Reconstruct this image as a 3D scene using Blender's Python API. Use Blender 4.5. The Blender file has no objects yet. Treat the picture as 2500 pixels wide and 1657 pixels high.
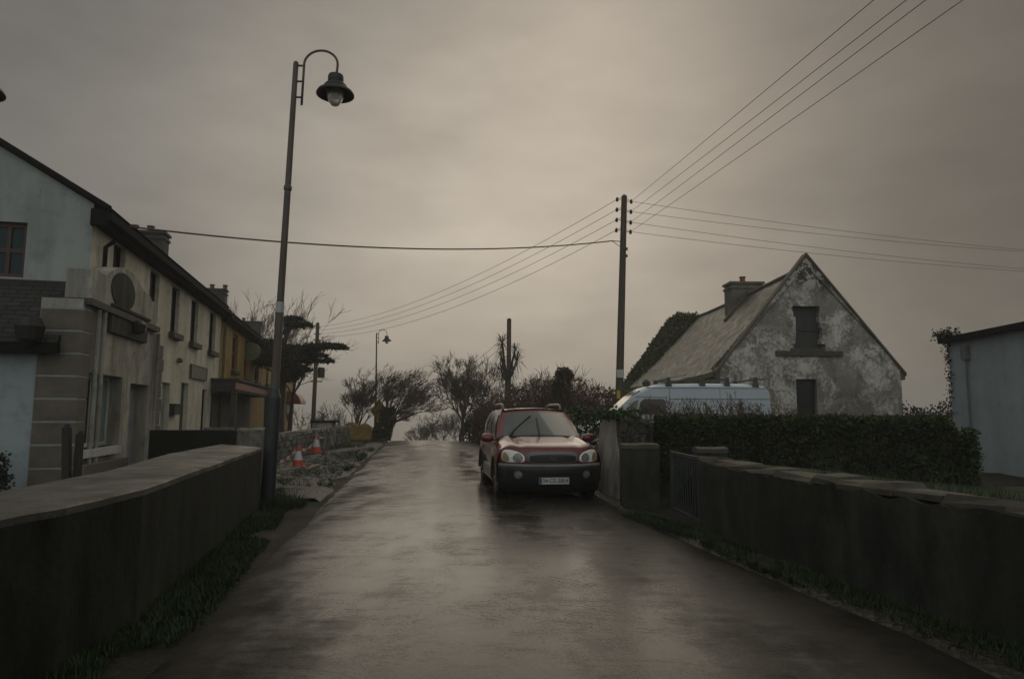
import bpy, math, random
from mathutils import Vector, Matrix, noise as mnoise
R = math.radians
random.seed(7)
SC = bpy.context.scene
COL = SC.collection

# ------------------------------------------------------------------ camera
EYE, FPX, W0, H0 = 1.5, 1666.67, 2500, 1657
PITCH, ROLL = R(6.21), R(0.25)
CAMM = Matrix.Rotation(math.pi / 2 + PITCH, 3, 'X') @ Matrix.Rotation(ROLL, 3, 'Z')
cd = bpy.data.cameras.new('camera')
cam = bpy.data.objects.new('camera', cd)
COL.objects.link(cam)
cam.matrix_world = Matrix.Translation((0, 0, EYE)) @ CAMM.to_4x4()
cd.lens, cd.sensor_width, cd.clip_start, cd.clip_end = 24.0, 36.0, 0.1, 20000
SC.camera = cam

# ------------------------------------------------------------------ sky, sun, exposure
SUN_AZ, SUN_EL = R(6), R(32)                      # ahead of the camera, slightly right, behind cloud
w = bpy.data.worlds.new('World'); SC.world = w; w.use_nodes = True
nt = w.node_tree; N = nt.nodes; L = nt.links
N.clear()
def wn(t, **k):
    n = N.new(t)
    for a, b in k.items(): setattr(n, a, b)
    return n
def wmath(op, a, b=None, c=None):
    n = wn('ShaderNodeMath', operation=op)
    for i, v in enumerate((a, b, c)):
        if v is None: continue
        if isinstance(v, (int, float)): n.inputs[i].default_value = v
        else: L.new(v, n.inputs[i])
    return n.outputs[0]
def wdot(sock, d):
    n = wn('ShaderNodeVectorMath', operation='DOT_PRODUCT')
    L.new(sock, n.inputs[0]); n.inputs[1].default_value = d
    return n.outputs['Value']
def wmix(fac, a, b, bt='MIX'):
    n = wn('ShaderNodeMix', data_type='RGBA', blend_type=bt)
    for i, v in ((0, fac), (6, a), (7, b)):
        if isinstance(v, (int, float)): n.inputs[i].default_value = v
        elif isinstance(v, tuple): n.inputs[i].default_value = (*v, 1)
        else: L.new(v, n.inputs[i])
    return n.outputs[2]
tc = wn('ShaderNodeTexCoord'); DIR = tc.outputs['Generated']
sky = wn('ShaderNodeTexSky', sky_type='NISHITA', sun_disc=False)
sky.sun_elevation, sky.sun_rotation = SUN_EL, SUN_AZ
sky.dust_density, sky.air_density = 6.0, 1.0
def lobe(px_az, el, k):
    d = Vector((math.sin(R(px_az)) * math.cos(R(el)), math.cos(R(px_az)) * math.cos(R(el)), math.sin(R(el))))
    return wmath('EXPONENT', wmath('MULTIPLY', wmath('SUBTRACT', wdot(DIR, d), 1.0), k))
g1 = lobe(3, 10.5, 8.6)                               # thin cloud over the hidden low sun
g2 = lobe(180, 24, 2.0)                           # paler overcast added behind the camera to brighten surfaces facing it
g3 = lobe(42, 22, 7.0)                            # warm brown murk on the right
mp = wn('ShaderNodeMapping'); mp.inputs['Scale'].default_value = (1.0, 1.0, 2.6)
L.new(DIR, mp.inputs[0])
nz = wn('ShaderNodeTexNoise'); nz.inputs['Scale'].default_value = 2.6; nz.inputs['Detail'].default_value = 5; nz.inputs['Roughness'].default_value = .55
L.new(mp.outputs[0], nz.inputs[0])
nz2 = wn('ShaderNodeTexNoise'); nz2.inputs['Scale'].default_value = 7.0; nz2.inputs['Detail'].default_value = 4
L.new(mp.outputs[0], nz2.inputs[0])
c0 = wmix(g1, (0.64, 0.63, 0.605), (4.8, 4.20, 3.42))
c0 = wmix(wmath('MULTIPLY', g3, .75), c0, (0.72, 0.54, 0.36))
c0 = wmix(g2, c0, (5.6, 5.8, 5.6))
cl = wmath('ADD', wmath('MULTIPLY', nz.outputs[0], .82), wmath('MULTIPLY', nz2.outputs[0], .34))
cl = wmath('ADD', cl, .42)
sc_ = wn('ShaderNodeVectorMath', operation='SCALE'); L.new(c0, sc_.inputs[0]); L.new(cl, sc_.inputs['Scale'])
c1 = wmix(.02, sc_.outputs[0], sky.outputs[0])
bg = wn('ShaderNodeBackground'); bg.inputs[1].default_value = 0.115
L.new(c1, bg.inputs[0])
wo = wn('ShaderNodeOutputWorld'); L.new(bg.outputs[0], wo.inputs[0])

sl = bpy.data.lights.new('sun', 'SUN'); sl.energy = 0.5; sl.angle = R(60); sl.color = (1, .88, .70)
so = bpy.data.objects.new('sun', sl); COL.objects.link(so)
sd = Vector((math.sin(SUN_AZ) * math.cos(SUN_EL), math.cos(SUN_AZ) * math.cos(SUN_EL), math.sin(SUN_EL)))
so.rotation_euler = sd.to_track_quat('Z', 'Y').to_euler()
VS = SC.view_settings
VS.view_transform = 'Standard'; VS.look = 'None'; VS.exposure = 0.0; VS.gamma = 1.0; VS.use_curve_mapping = False
SC.render.filter_size = 2.0
SC.cycles.max_bounces = 6; SC.cycles.transparent_max_bounces = 8

# ------------------------------------------------------------------ measuring helpers (image rays to places)
def ray(px, py):
    return CAMM @ Vector(((px - W0 / 2) / FPX, (H0 / 2 - py) / FPX, -1))
def D(px, py, Y):
    r = ray(px, py); return Vector((0, 0, EYE)) + r * (Y / r.y)
def G(px, py, z=0.0):
    r = ray(px, py); return Vector((0, 0, EYE)) + r * ((z - EYE) / r.z)
def X(px, Y): return (px - 1250) / FPX * Y
def onplane(px, py, p0, n):
    r = ray(px, py); o = Vector((0, 0, EYE)); return o + r * ((p0 - o).dot(n) / r.dot(n))
def lerp(a, b, t): return a + (b - a) * t
def itp(tab, x):
    if x <= tab[0][0]: return tab[0][1]
    for (a, fa), (b, fb) in zip(tab, tab[1:]):
        if x <= b: return fa + (fb - fa) * (x - a) / (b - a)
    return tab[-1][1]
def zr(Y):                                         # the road is level, then falls away over a crest
    if Y < 34: return 0.0
    t = Y - 34
    return -.003 * t * t if t < 30 else -2.7 - .18 * (t - 30)
def road_c(Y): return .77 - .138 * Y

# ------------------------------------------------------------------ mesh builder
class MB:
    def __init__(s): s.v, s.f, s.uv, s.mi = [], [], {}, {}
    def add(s, vs, fs, mi=0):
        b = len(s.v); s.v += [Vector(p) for p in vs]
        for f in fs:
            if mi: s.mi[len(s.f)] = mi
            s.f.append([i + b for i in f])
        return s
    def quad(s, a, b, c, d, uv=None, mi=0):
        if uv: s.uv[len(s.f)] = uv
        return s.add([a, b, c, d], [(0, 1, 2, 3)], mi)
    def poly(s, pts, mi=0): return s.add(pts, [tuple(range(len(pts)))], mi)
    def hexa(s, p, mi=0):                            # 8 corners: bottom 0-3, top 4-7
        return s.add(p, [(3, 2, 1, 0), (4, 5, 6, 7), (0, 1, 5, 4), (1, 2, 6, 5), (2, 3, 7, 6), (3, 0, 4, 7)], mi)
    def box(s, x0, x1, y0, y1, z0, z1, fn=None, mi=0):
        p = [(x0, y0, z0), (x1, y0, z0), (x1, y1, z0), (x0, y1, z0), (x0, y0, z1), (x1, y0, z1), (x1, y1, z1), (x0, y1, z1)]
        if fn: p = [fn(*q) for q in p]
        return s.hexa(p, mi)
    def obox(s, a, b, wd, ht, up=(0, 0, 1)):          # bar from a to b
        a, b = Vector(a), Vector(b); d = (b - a).normalized(); u = Vector(up)
        if abs(d.dot(u)) > .95: u = Vector((0, 1, 0))
        x = d.cross(u).normalized() * wd / 2; y = x.cross(d).normalized() * ht / 2
        return s.hexa([a - x - y, a + x - y, b + x - y, b - x - y, a - x + y, a + x + y, b + x + y, b - x + y])
    def tube(s, pts, r, n=6, cap=True):
        pts = [Vector(p) for p in pts]; rs = r if isinstance(r, (list, tuple)) else [r] * len(pts)
        b = len(s.v); prev = None
        for i, p in enumerate(pts):
            d = (pts[min(i + 1, len(pts) - 1)] - pts[max(i - 1, 0)]).normalized()
            if prev is None:
                x = d.orthogonal().normalized()
            else:
                x = (prev - d * prev.dot(d)); x = x.normalized() if x.length > 1e-6 else d.orthogonal().normalized()
            prev = x; y = d.cross(x)
            for k in range(n):
                a = 2 * math.pi * k / n
                s.v.append(p + (x * math.cos(a) + y * math.sin(a)) * rs[i])
        for i in range(len(pts) - 1):
            for k in range(n):
                k2 = (k + 1) % n
                s.f.append([b + i * n + k, b + i * n + k2, b + (i + 1) * n + k2, b + (i + 1) * n + k])
        if cap:
            s.f.append([b + k for k in range(n)][::-1]); s.f.append([b + (len(pts) - 1) * n + k for k in range(n)])
        return s
    def lathe(s, prof, c=(0, 0, 0), n=20, axis='Z', cap=True):
        b = len(s.v); c = Vector(c)
        for (r, h) in prof:
            for k in range(n):
                a = 2 * math.pi * k / n; p = (r * math.cos(a), r * math.sin(a), h)
                if axis == 'X': p = (p[2], p[0], p[1])
                if axis == 'Y': p = (p[0], p[2], p[1])
                s.v.append(c + Vector(p))
        for i in range(len(prof) - 1):
            for k in range(n):
                k2 = (k + 1) % n
                s.f.append([b + i * n + k, b + i * n + k2, b + (i + 1) * n + k2, b + (i + 1) * n + k])
        if cap:
            s.f.append([b + k for k in range(n)][::-1]); s.f.append([b + (len(prof) - 1) * n + k for k in range(n)])
        return s
    def grid(s, rows, uv=None, closed=False):
        b = len(s.v); m = len(rows[0])
        for r_ in rows: s.v += [Vector(p) for p in r_]
        for i in range(len(rows) - 1):
            for k in range(m - 1 + (1 if closed else 0)):
                k2 = (k + 1) % m
                if uv: s.uv[len(s.f)] = [uv(i, k), uv(i, k + 1), uv(i + 1, k + 1), uv(i + 1, k)]
                s.f.append([b + i * m + k, b + i * m + k2, b + (i + 1) * m + k2, b + (i + 1) * m + k])
        return s
    def leaf(s, p, size, asp=.55, d=None, rnd=random):
        d = Vector(d) if d is not None else Vector((rnd.gauss(0, 1), rnd.gauss(0, 1), rnd.gauss(0, 1)))
        d = d.normalized() if d.length > 1e-5 else Vector((0, 0, 1))
        x = d.orthogonal().normalized(); x = Matrix.Rotation(rnd.random() * 6.28, 3, d) @ x
        p = Vector(p); a = d * size; q = x * size * asp * .5
        s.add([p, p + a * .5 + q, p + a, p + a * .5 - q], [(0, 1, 2, 3)])
    def build(s, name, m, parent=None, smooth=False, local=False, bevel=0):
        me = bpy.data.meshes.new(name)
        off = Vector((0, 0, 0))
        if parent is not None and not local:
            q = parent
            while q is not None: off += q.location; q = q.parent
        me.from_pydata([tuple(v - off) for v in s.v], [], s.f)
        for mm in (m if isinstance(m, (list, tuple)) else [m]): me.materials.append(mm)
        if s.uv:
            ul = me.uv_layers.new(name='UVMap')
            for fi, uvs in s.uv.items():
                for li, q in zip(me.polygons[fi].loop_indices, uvs): ul.data[li].uv = q
        for fi, mi in s.mi.items(): me.polygons[fi].material_index = mi
        if smooth:
            for p in me.polygons: p.use_smooth = True
        me.validate(); me.update()
        o = bpy.data.objects.new(name, me); COL.objects.link(o)
        if parent is not None: o.parent = parent
        if bevel:
            bm_ = o.modifiers.new('bevel', 'BEVEL'); bm_.width = bevel; bm_.segments = 2; bm_.limit_method = 'ANGLE'
        return o
def tag(o, label=None, cat=None, group=None, kind=None):
    for k, v in (('label', label), ('category', cat), ('group', group), ('kind', kind)):
        if v: o[k] = v
    return o
def empty(name, loc, label, cat, group=None, rz=0):
    o = bpy.data.objects.new(name, None); COL.objects.link(o); o.location = loc; o.rotation_euler = (0, 0, rz)
    o.empty_display_size = .2
    return tag(o, label, cat, group)
def kids(o): return [c for c in bpy.data.objects if c.parent == o]
def copy_tree(o, parent=None):
    c = o.copy(); COL.objects.link(c)
    if parent is not None: c.parent = parent
    for k in kids(o): copy_tree(k, c)
    return c

# ------------------------------------------------------------------ materials
class MT:
    def __init__(s, name, spec=.5):
        s.m = bpy.data.materials.new(name); s.m.use_nodes = True; s.t = s.m.node_tree
        s.b = s.t.nodes['Principled BSDF']; s.b.inputs['Specular IOR Level'].default_value = spec
        s.tc = s.t.nodes.new('ShaderNodeTexCoord')
        s.geo = s.t.nodes.new('ShaderNodeNewGeometry')
    def put(s, sock, v):
        if isinstance(v, (int, float)): sock.default_value = v
        elif isinstance(v, tuple): sock.default_value = (*v, 1) if len(v) == 3 and len(sock.default_value) == 4 else v
        else: s.t.links.new(v, sock)
    def noise(s, scale, detail=5, rough=.6, stretch=(1, 1, 1), vec=None, dist=0):
        mpn = s.t.nodes.new('ShaderNodeMapping'); mpn.inputs['Scale'].default_value = stretch
        s.t.links.new(vec or s.geo.outputs['Position'], mpn.inputs[0])
        n = s.t.nodes.new('ShaderNodeTexNoise'); n.inputs['Scale'].default_value = scale; n.inputs['Detail'].default_value = detail
        n.inputs['Roughness'].default_value = rough; n.inputs['Distortion'].default_value = dist
        s.t.links.new(mpn.outputs[0], n.inputs[0]); return n.outputs[0]
    def ramp(s, fac, pts):
        r = s.t.nodes.new('ShaderNodeValToRGB'); e = r.color_ramp.elements
        while len(e) < len(pts): e.new(.5)
        for el, (p, c) in zip(e, pts):
            el.position = p; el.color = (*c, 1) if isinstance(c, tuple) else (c, c, c, 1)
        s.t.links.new(fac, r.inputs[0]); return r.outputs[0]
    def mix(s, fac, a, b, bt='MIX'):
        n = s.t.nodes.new('ShaderNodeMix'); n.data_type = 'RGBA'; n.blend_type = bt
        s.put(n.inputs[0], fac); s.put(n.inputs[6], a); s.put(n.inputs[7], b); return n.outputs[2]
    def math(s, op, a, b=0.0):
        n = s.t.nodes.new('ShaderNodeMath'); n.operation = op; s.put(n.inputs[0], a); s.put(n.inputs[1], b); return n.outputs[0]
    def bump(s, h, strength=.4, dist=.02, normal=None):
        n = s.t.nodes.new('ShaderNodeBump'); n.inputs['Strength'].default_value = strength; n.inputs['Distance'].default_value = dist
        s.t.links.new(h, n.inputs['Height'])
        if normal: s.t.links.new(normal, n.inputs['Normal'])
        s.t.links.new(n.outputs[0], s.b.inputs['Normal']); return n.outputs[0]
    def col(s, v): s.put(s.b.inputs['Base Color'], v); return s
    def rough(s, v): s.put(s.b.inputs['Roughness'], v); return s
    def metal(s, v): s.b.inputs['Metallic'].default_value = v; return s
def simple(name, c, rough=.6, var=.25, scale=6, bump=0, spec=.5, metal=0, stretch=(1, 1, 1), dirt=None, dscale=1.2, dlo=.45, dhi=.7):
    m = MT(name, spec)
    a = tuple(x * (1 - var) for x in c); b = tuple(min(1, x * (1 + var)) for x in c)
    n = m.noise(scale, stretch=stretch)
    cc = m.ramp(n, [(.3, a), (.7, b)])
    if dirt:
        f = m.ramp(m.noise(dscale, 6, .65, stretch), [(dlo, 0.0), (dhi, 1.0)])
        cc = m.mix(f, cc, dirt)
    m.col(cc).rough(rough).metal(metal)
    if bump: m.bump(m.noise(scale * 6, 4), bump, .01)
    return m.m
M = {}
# wet asphalt
m = MT('wet_asphalt', .15)
big = m.noise(.55, 5, .6, (1, .35, 1)); patch = m.noise(1.7, 6, .62, (1, .8, 1)); fine = m.noise(90, 3, .6); med = m.noise(14, 5, .65)
cc = m.ramp(patch, [(.3, (.012, .0095, .0065)), (.55, (.022, .017, .0115)), (.75, (.036, .028, .019))])
cc = m.mix(m.ramp(fine, [(.52, 0.0), (.66, .7)]), cc, (.075, .064, .050))
rg = m.math('ADD', m.ramp(big, [(.36, .07), (.62, .24)]), m.ramp(patch, [(.35, 0.0), (.7, .16)]))
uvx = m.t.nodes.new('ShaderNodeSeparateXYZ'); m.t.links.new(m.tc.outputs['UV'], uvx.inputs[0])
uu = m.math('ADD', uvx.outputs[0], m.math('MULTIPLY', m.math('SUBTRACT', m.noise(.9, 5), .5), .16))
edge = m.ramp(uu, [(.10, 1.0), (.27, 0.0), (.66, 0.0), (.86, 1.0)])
pud = m.ramp(m.math('ADD', m.noise(.8, 6, .62, (1, .5, 1)), m.math('MULTIPLY', m.noise(3.2, 5, .6, (.6, 1.4, 1)), .35)), [(.60, 0.0), (.74, 1.0)])
crack = m.ramp(m.noise(1.3, 7, .7, (.5, 1.6, 1), dist=1.2), [(.485, 0.0), (.50, 1.0), (.515, 0.0)])
cc = m.mix(m.math('MULTIPLY', crack, .55), cc, (.008, .007, .006))
track = m.ramp(uu, [(.30, 0.0), (.38, 1.0), (.44, 0.0), (.55, 0.0), (.64, 1.0), (.72, 0.0)])
cc = m.mix(m.math('MULTIPLY', edge, .75), cc, (.016, .014, .011))  # muddy margins; the wall's dark reflection is put into the colour too
rg = m.math('SUBTRACT', m.math('ADD', rg, m.math('MULTIPLY', edge, .42)), m.math('ADD', m.math('MULTIPLY', track, .05), m.math('MULTIPLY', crack, -.12)))
rg = m.math('ADD', m.math('MULTIPLY', rg, m.math('SUBTRACT', 1.0, m.math('MULTIPLY', pud, .5))), m.math('ADD', .02, m.math('MULTIPLY', m.ramp(m.noise(45, 4, .7), [(.45, 0.0), (.62, 1.0)]), .09)))
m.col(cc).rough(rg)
m.bump(m.math('ADD', m.math('MULTIPLY', fine, .35), m.math('ADD', m.math('MULTIPLY', med, .7), m.math('MULTIPLY', patch, 1.2))), .15, .012)
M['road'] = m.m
m = MT('wet_ground', .12)
p1 = m.noise(1.1, 6, .65); p2 = m.noise(22, 5, .7)
cc = m.ramp(p1, [(.35, (.022, .020, .015)), (.5, (.032, .028, .021)), (.62, (.018, .028, .012))])
cc = m.mix(m.ramp(p2, [(.5, 0.0), (.7, .6)]), cc, (.09, .082, .066))
m.col(cc).rough(m.ramp(p1, [(.3, .6), (.6, .9)])); m.bump(p2, .7, .04)
M['ground'] = m.m
m = MT('grassy_earth', .3)
cc = m.ramp(m.noise(2.5, 6, .65), [(.35, (.022, .030, .012)), (.6, (.035, .052, .018)), (.75, (.045, .038, .024))])
m.col(cc).rough(.85); m.bump(m.noise(30, 5), .8, .04)
M['bank'] = m.m
m = MT('gravel', .12)
vo = m.t.nodes.new('ShaderNodeTexVoronoi'); vo.inputs['Scale'].default_value = 16; m.t.links.new(m.geo.outputs['Position'], vo.inputs[0])
cc = m.mix(m.ramp(m.noise(1.3, 5), [(.4, 0.0), (.65, .8)]), m.ramp(vo.outputs['Color'], [(.2, (.022, .020, .016)), (.8, (.060, .054, .043))]), (.035, .032, .026))
m.col(cc).rough(.5); m.bump(vo.outputs['Distance'], .8, .03)
M['gravel'] = m.m
# the derelict gable: grey render, peeling limewash, dark growth and rain streaks
m = MT('peeling_render', .25)
st = m.noise(1.5, 7, .68, (1, 1, .33)); bl = m.noise(1.0, 7, .7, (1, 1, .8), dist=.6); fn = m.noise(9, 6, .7); hz_ = m.noise(1.1, 4, .6, (.35, .35, 2.4))
cc = m.ramp(st, [(.32, (.12, .112, .092)), (.5, (.21, .197, .165)), (.7, (.30, .285, .24))])
cc = m.mix(m.ramp(m.math('ADD', m.math('MULTIPLY', bl, .65), m.math('MULTIPLY', fn, .35)), [(.475, 0.0), (.565, .8)]), cc, (.64, .62, .56))
cc = m.mix(m.ramp(hz_, [(.60, 0.0), (.72, .5)]), cc, (.40, .385, .34))
cc = m.mix(m.ramp(m.noise(.8, 6, .7, dist=.8), [(.52, 0.0), (.68, .7)]), cc, (.085, .080, .066))
sx = m.t.nodes.new('ShaderNodeSeparateXYZ'); m.t.links.new(m.geo.outputs['Position'], sx.inputs[0])
apx = m.ramp(m.math('ADD', m.math('MULTIPLY', m.math('SUBTRACT', sx.outputs[2], 5.9), .9), m.math('SUBTRACT', fn, .5)), [(.15, 0.0), (.55, 1.0)])
peel = m.ramp(m.noise(3.2, 7, .7, dist=.7), [(.47, (.066, .056, .042)), (.54, (.43, .41, .36))])
cc = m.mix(apx, cc, peel)
m.col(cc).rough(.9); m.bump(m.math('ADD', fn, bl), .5, .03)
M['peel'] = m.m
def render_mat(name, c, streak=(.14, .13, .11), amt=.6, rust=None):
    m = MT(name, .3)
    a = m.noise(1.2, 6, .62, (1.2, 1.2, .22)); b = m.noise(.7, 5); f = m.noise(14, 5, .7)
    cc = m.ramp(b, [(.3, tuple(x * .8 for x in c)), (.7, c)])
    cc = m.mix(m.ramp(a, [(.42, 0.0), (.62, amt)]), cc, streak)
    cc = m.mix(m.ramp(m.noise(2.6, 7, .7), [(.50, 0.0), (.66, amt * .8)]), cc, tuple(x * .75 for x in streak))
    if rust: cc = m.mix(m.ramp(m.noise(1.9, 5, .6, (1.3, 1.3, .16)), [(.56, 0.0), (.68, .6)]), cc, rust)
    m.col(cc).rough(.8); m.bump(f, .25, .01); return m.m
M['white'] = render_mat('cream_render', (.74, .70, .57), (.36, .33, .25), .55)
M['shop'] = render_mat('stained_shop_render', (.46, .45, .39), (.17, .16, .135), .75, (.17, .10, .045))
M['bluewhite'] = render_mat('pale_blue_render', (.34, .41, .42), (.18, .21, .21), .5)
M['gablewhite'] = render_mat('grey_white_render', (.38, .42, .40), (.20, .22, .20), .5)
M['barn'] = render_mat('whitewash_blue', (.40, .47, .50), (.22, .26, .27), .35)
M['yellow'] = render_mat('ochre_render', (.42, .275, .08), (.16, .115, .035), .6)
M['quoin'] = simple('brown_quoin_stone', (.125, .108, .085), .85, .25, 3, .3)
M['joint'] = simple('pale_mortar', (.26, .285, .275), .85, .15)
M['stonegrey'] = simple('grey_rubble', (.17, .16, .135), .8, .55, 3.5, .6, dirt=(.055, .06, .045), dscale=2)
M['stonepale'] = simple('pale_capstone', (.33, .31, .25), .8, .3, 5, .5, dirt=(.10, .10, .07), dscale=3)
m = MT('rubble_stone', .25)
vo = m.t.nodes.new('ShaderNodeTexVoronoi'); vo.inputs['Scale'].default_value = 5.5; vo.feature = 'DISTANCE_TO_EDGE'; m.t.links.new(m.geo.outputs['Position'], vo.inputs[0])
vc = m.t.nodes.new('ShaderNodeTexVoronoi'); vc.inputs['Scale'].default_value = 5.5; m.t.links.new(m.geo.outputs['Position'], vc.inputs[0])
cc = m.mix(m.ramp(vo.outputs['Distance'], [(.0, .35), (.10, 1.0)]), (.055, .053, .044), m.ramp(vc.outputs['Color'], [(.1, (.05, .048, .040)), (.9, (.12, .112, .092))]))
cc = m.mix(m.ramp(m.noise(2.2, 6), [(.45, 0.0), (.65, .7)]), cc, (.030, .036, .024))
m.col(cc).rough(.85); m.bump(m.math('ADD', m.math('MULTIPLY', m.ramp(vo.outputs['Distance'], [(.0, 0.0), (.12, 1.0)]), 1.5), m.noise(14, 5)), .8, .03)
M['rubbletex'] = m.m
M['limewash_skylit'] = simple('limewash_and_skylit_face', (.36, .34, .30), .85, .3, 3, .6, stretch=(1, 1, .4), dirt=(.10, .095, .08), dscale=2.2)  # pale coat of the pier; also paints sky light on the corner wall
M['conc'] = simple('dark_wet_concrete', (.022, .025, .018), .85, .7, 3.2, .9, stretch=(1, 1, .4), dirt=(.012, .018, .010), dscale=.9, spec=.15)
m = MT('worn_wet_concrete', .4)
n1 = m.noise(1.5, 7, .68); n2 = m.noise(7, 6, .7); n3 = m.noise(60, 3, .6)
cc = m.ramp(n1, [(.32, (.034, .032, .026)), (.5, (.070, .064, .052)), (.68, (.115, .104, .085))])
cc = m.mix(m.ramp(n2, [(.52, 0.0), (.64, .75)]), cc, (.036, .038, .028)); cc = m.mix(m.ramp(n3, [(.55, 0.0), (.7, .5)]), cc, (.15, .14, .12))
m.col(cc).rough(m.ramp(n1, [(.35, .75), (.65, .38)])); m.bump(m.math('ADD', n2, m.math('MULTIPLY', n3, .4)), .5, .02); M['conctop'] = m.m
M['oldtop'] = simple('worn_concrete_top', (.085, .077, .063), .55, .3, 2.5, .4, dirt=(.035, .034, .027), dscale=1.6)
M['oldwall'] = simple('mossy_old_wall', (.036, .039, .030), .85, .7, 3.5, 1.0, stretch=(1, 1, .5), dirt=(.022, .028, .018), dscale=1.0, spec=.25)
M['coping'] = simple('lichen_coping', (.085, .074, .052), .8, .5, 4, .8, dirt=(.026, .028, .019), dscale=2.0)
def slate(name, c1, c2, mort, moss=None, sw=.28, sh=.16):
    m = MT(name, .4)
    br = m.t.nodes.new('ShaderNodeTexBrick'); m.t.links.new(m.tc.outputs['UV'], br.inputs['Vector'])
    br.inputs['Scale'].default_value = 1; br.inputs['Brick Width'].default_value = sw; br.inputs['Row Height'].default_value = sh
    br.inputs['Mortar Size'].default_value = .012; br.inputs['Color1'].default_value = (*c1, 1); br.inputs['Color2'].default_value = (*c2, 1); br.inputs['Mortar'].default_value = (*mort, 1)
    cc = m.mix(m.ramp(m.noise(.8, 6), [(.35, 0.0), (.7, .6)]), br.outputs[0], tuple(x * .6 for x in c1))
    if moss:
        cc = m.mix(m.ramp(m.noise(1.4, 7, .72), [(.47, 0.0), (.60, .85)]), cc, moss)
        cc = m.mix(m.ramp(m.noise(4.5, 6, .7), [(.60, 0.0), (.66, .8)]), cc, (.045, .04, .03))
    m.col(cc).rough(m.ramp(m.noise(3, 4), [(.3, .4 if moss else .8), (.7, .7 if moss else .95)])); m.b.inputs['Specular IOR Level'].default_value = .35 if moss else 0.0
    m.bump(br.outputs['Fac'], .5, -.015); return m.m
M['slate'] = slate('dark_slate', (.020, .020, .019), (.030, .029, .027), (.015, .015, .015))
M['leanslate'] = slate('grey_lean_slate', (.050, .051, .050), (.075, .074, .071), (.02, .02, .02), sw=.4, sh=.14)
M['oldslate'] = slate('mossy_slate', (.125, .115, .092), (.165, .152, .12), (.06, .056, .044), (.078, .084, .036))
M['ridge'] = simple('ridge_coping', (.10, .088, .068), .85, .35, 4, .4)
M['mosscop'] = simple('mossy_verge', (.15, .145, .06), .85, .4, 6, .4, dirt=(.06, .055, .04), dscale=3)
M['darkpaint'] = simple('black_gutter', (.014, .015, .015), .85, .2, spec=.05)
M['board'] = simple('weathered_board', (.040, .042, .038), .8, .3, 3, .3, stretch=(4, 4, .5))
M['sillstone'] = simple('dark_sill', (.06, .056, .046), .8, .3)
M['pane'] = simple('dark_window_glass', (.020, .024, .026), .10, .2, 2, spec=.8)
M['bluepane'] = simple('blue_reflecting_glass', (.012, .036, .044), .25, .2, 2, spec=.2)
M['redframe'] = simple('rust_red_paint', (.055, .020, .012), .5, .25)
M['red'] = simple('maroon_paint', (.17, .022, .018), .5, .25)
M['whitepaint'] = simple('white_paint', (.55, .56, .52), .5, .15, dirt=(.3, .29, .25))
M['tealblind'] = simple('teal_blind', (.20, .25, .24), .6, .15, 3, stretch=(1, 1, .2))
M['greydoor'] = simple('grey_door_paint', (.25, .26, .27), .55, .15)
M['plaque'] = simple('grey_plaque', (.075, .075, .07), .5, .25)
M['darkboard'] = simple('dark_streaked_board', (.060, .057, .048), .95, .4, 3, spec=.1, stretch=(1.5, 1.5, .4), dirt=(.10, .095, .08), dscale=2.2)  # dark streaked colour of the roundel and signboard
M['chim'] = simple('dark_chimney_render', (.050, .046, .040), .85, .35, 4, .3)
M['chim2'] = simple('old_chimney_render', (.15, .135, .105), .85, .4, 4, .4, dirt=(.05, .046, .036), dscale=2)
M['pot'] = simple('terracotta_pot', (.13, .065, .04), .75, .25)
M['redpot'] = simple('red_terracotta_pot', (.26, .075, .04), .75, .2)
M['lampmetal'] = simple('weathered_lamp_metal', (.095, .080, .066), .55, .4, 5, .2, metal=.0, stretch=(1, 1, .3), dirt=(.12, .085, .06), dscale=3)
M['lampdark'] = simple('dark_lamp_paint', (.022, .028, .028), .45, .2)
M['lamphead'] = simple('black_lamp_head', (.022, .020, .016), .5, .2)
m = MT('lamp_glass'); m.col((.80, .78, .68)).rough(.35); m.b.inputs['Transmission Weight'].default_value = .45; M['lampglass'] = m.m
M['pole'] = simple('creosoted_pole', (.085, .066, .050), .8, .35, 5, .4, stretch=(3, 3, .25))
M['rustpole'] = simple('brown_pole', (.085, .058, .042), .8, .3, 5, .3, stretch=(3, 3, .25))
M['insul'] = simple('dark_insulator', (.028, .018, .015), .35, .2)
M['wire'] = simple('dark_wire', (.09, .082, .072), .7, .1)
M['tagwhite'] = simple('pale_plate', (.40, .41, .40), .6, .15)
M['tagyellow'] = simple('yellow_plate', (.45, .30, .02), .6, .15)
M['signyellow'] = simple('warning_yellow', (.42, .25, .025), .5, .15)
M['greensign'] = simple('sage_sign', (.15, .17, .10), .6, .2, 3)
M['bark'] = simple('bark', (.055, .044, .034), .9, .35, 6, .5, stretch=(2, 2, .4))
M['twig'] = simple('bare_twig', (.105, .080, .060), .9, .3, 3)
M['twigbrown'] = simple('brown_twig', (.125, .078, .052), .9, .35, 2)
def leafm(name, a, b, scale=2.5, trans=0.0):
    m = MT(name, .3); cc = m.ramp(m.noise(scale, 4), [(.3, a), (.7, b)])
    m.col(cc).rough(.6)
    return m.m
M['cypress'] = leafm('cypress_leaf', (.012, .017, .010), (.034, .040, .022))
M['ivy'] = leafm('ivy_leaf', (.045, .060, .022), (.115, .125, .050), 1.4)
M['hedge'] = leafm('hedge_leaf', (.018, .032, .012), (.058, .078, .028), 2.2)
M['brownleaf'] = leafm('dead_brown_leaf', (.075, .045, .028), (.16, .090, .055), 3)
M['grass'] = leafm('grass_blade', (.014, .030, .009), (.036, .066, .018), 1.5)
M['palm'] = leafm('palm_leaf', (.030, .048, .022), (.07, .10, .05), 2)
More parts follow.
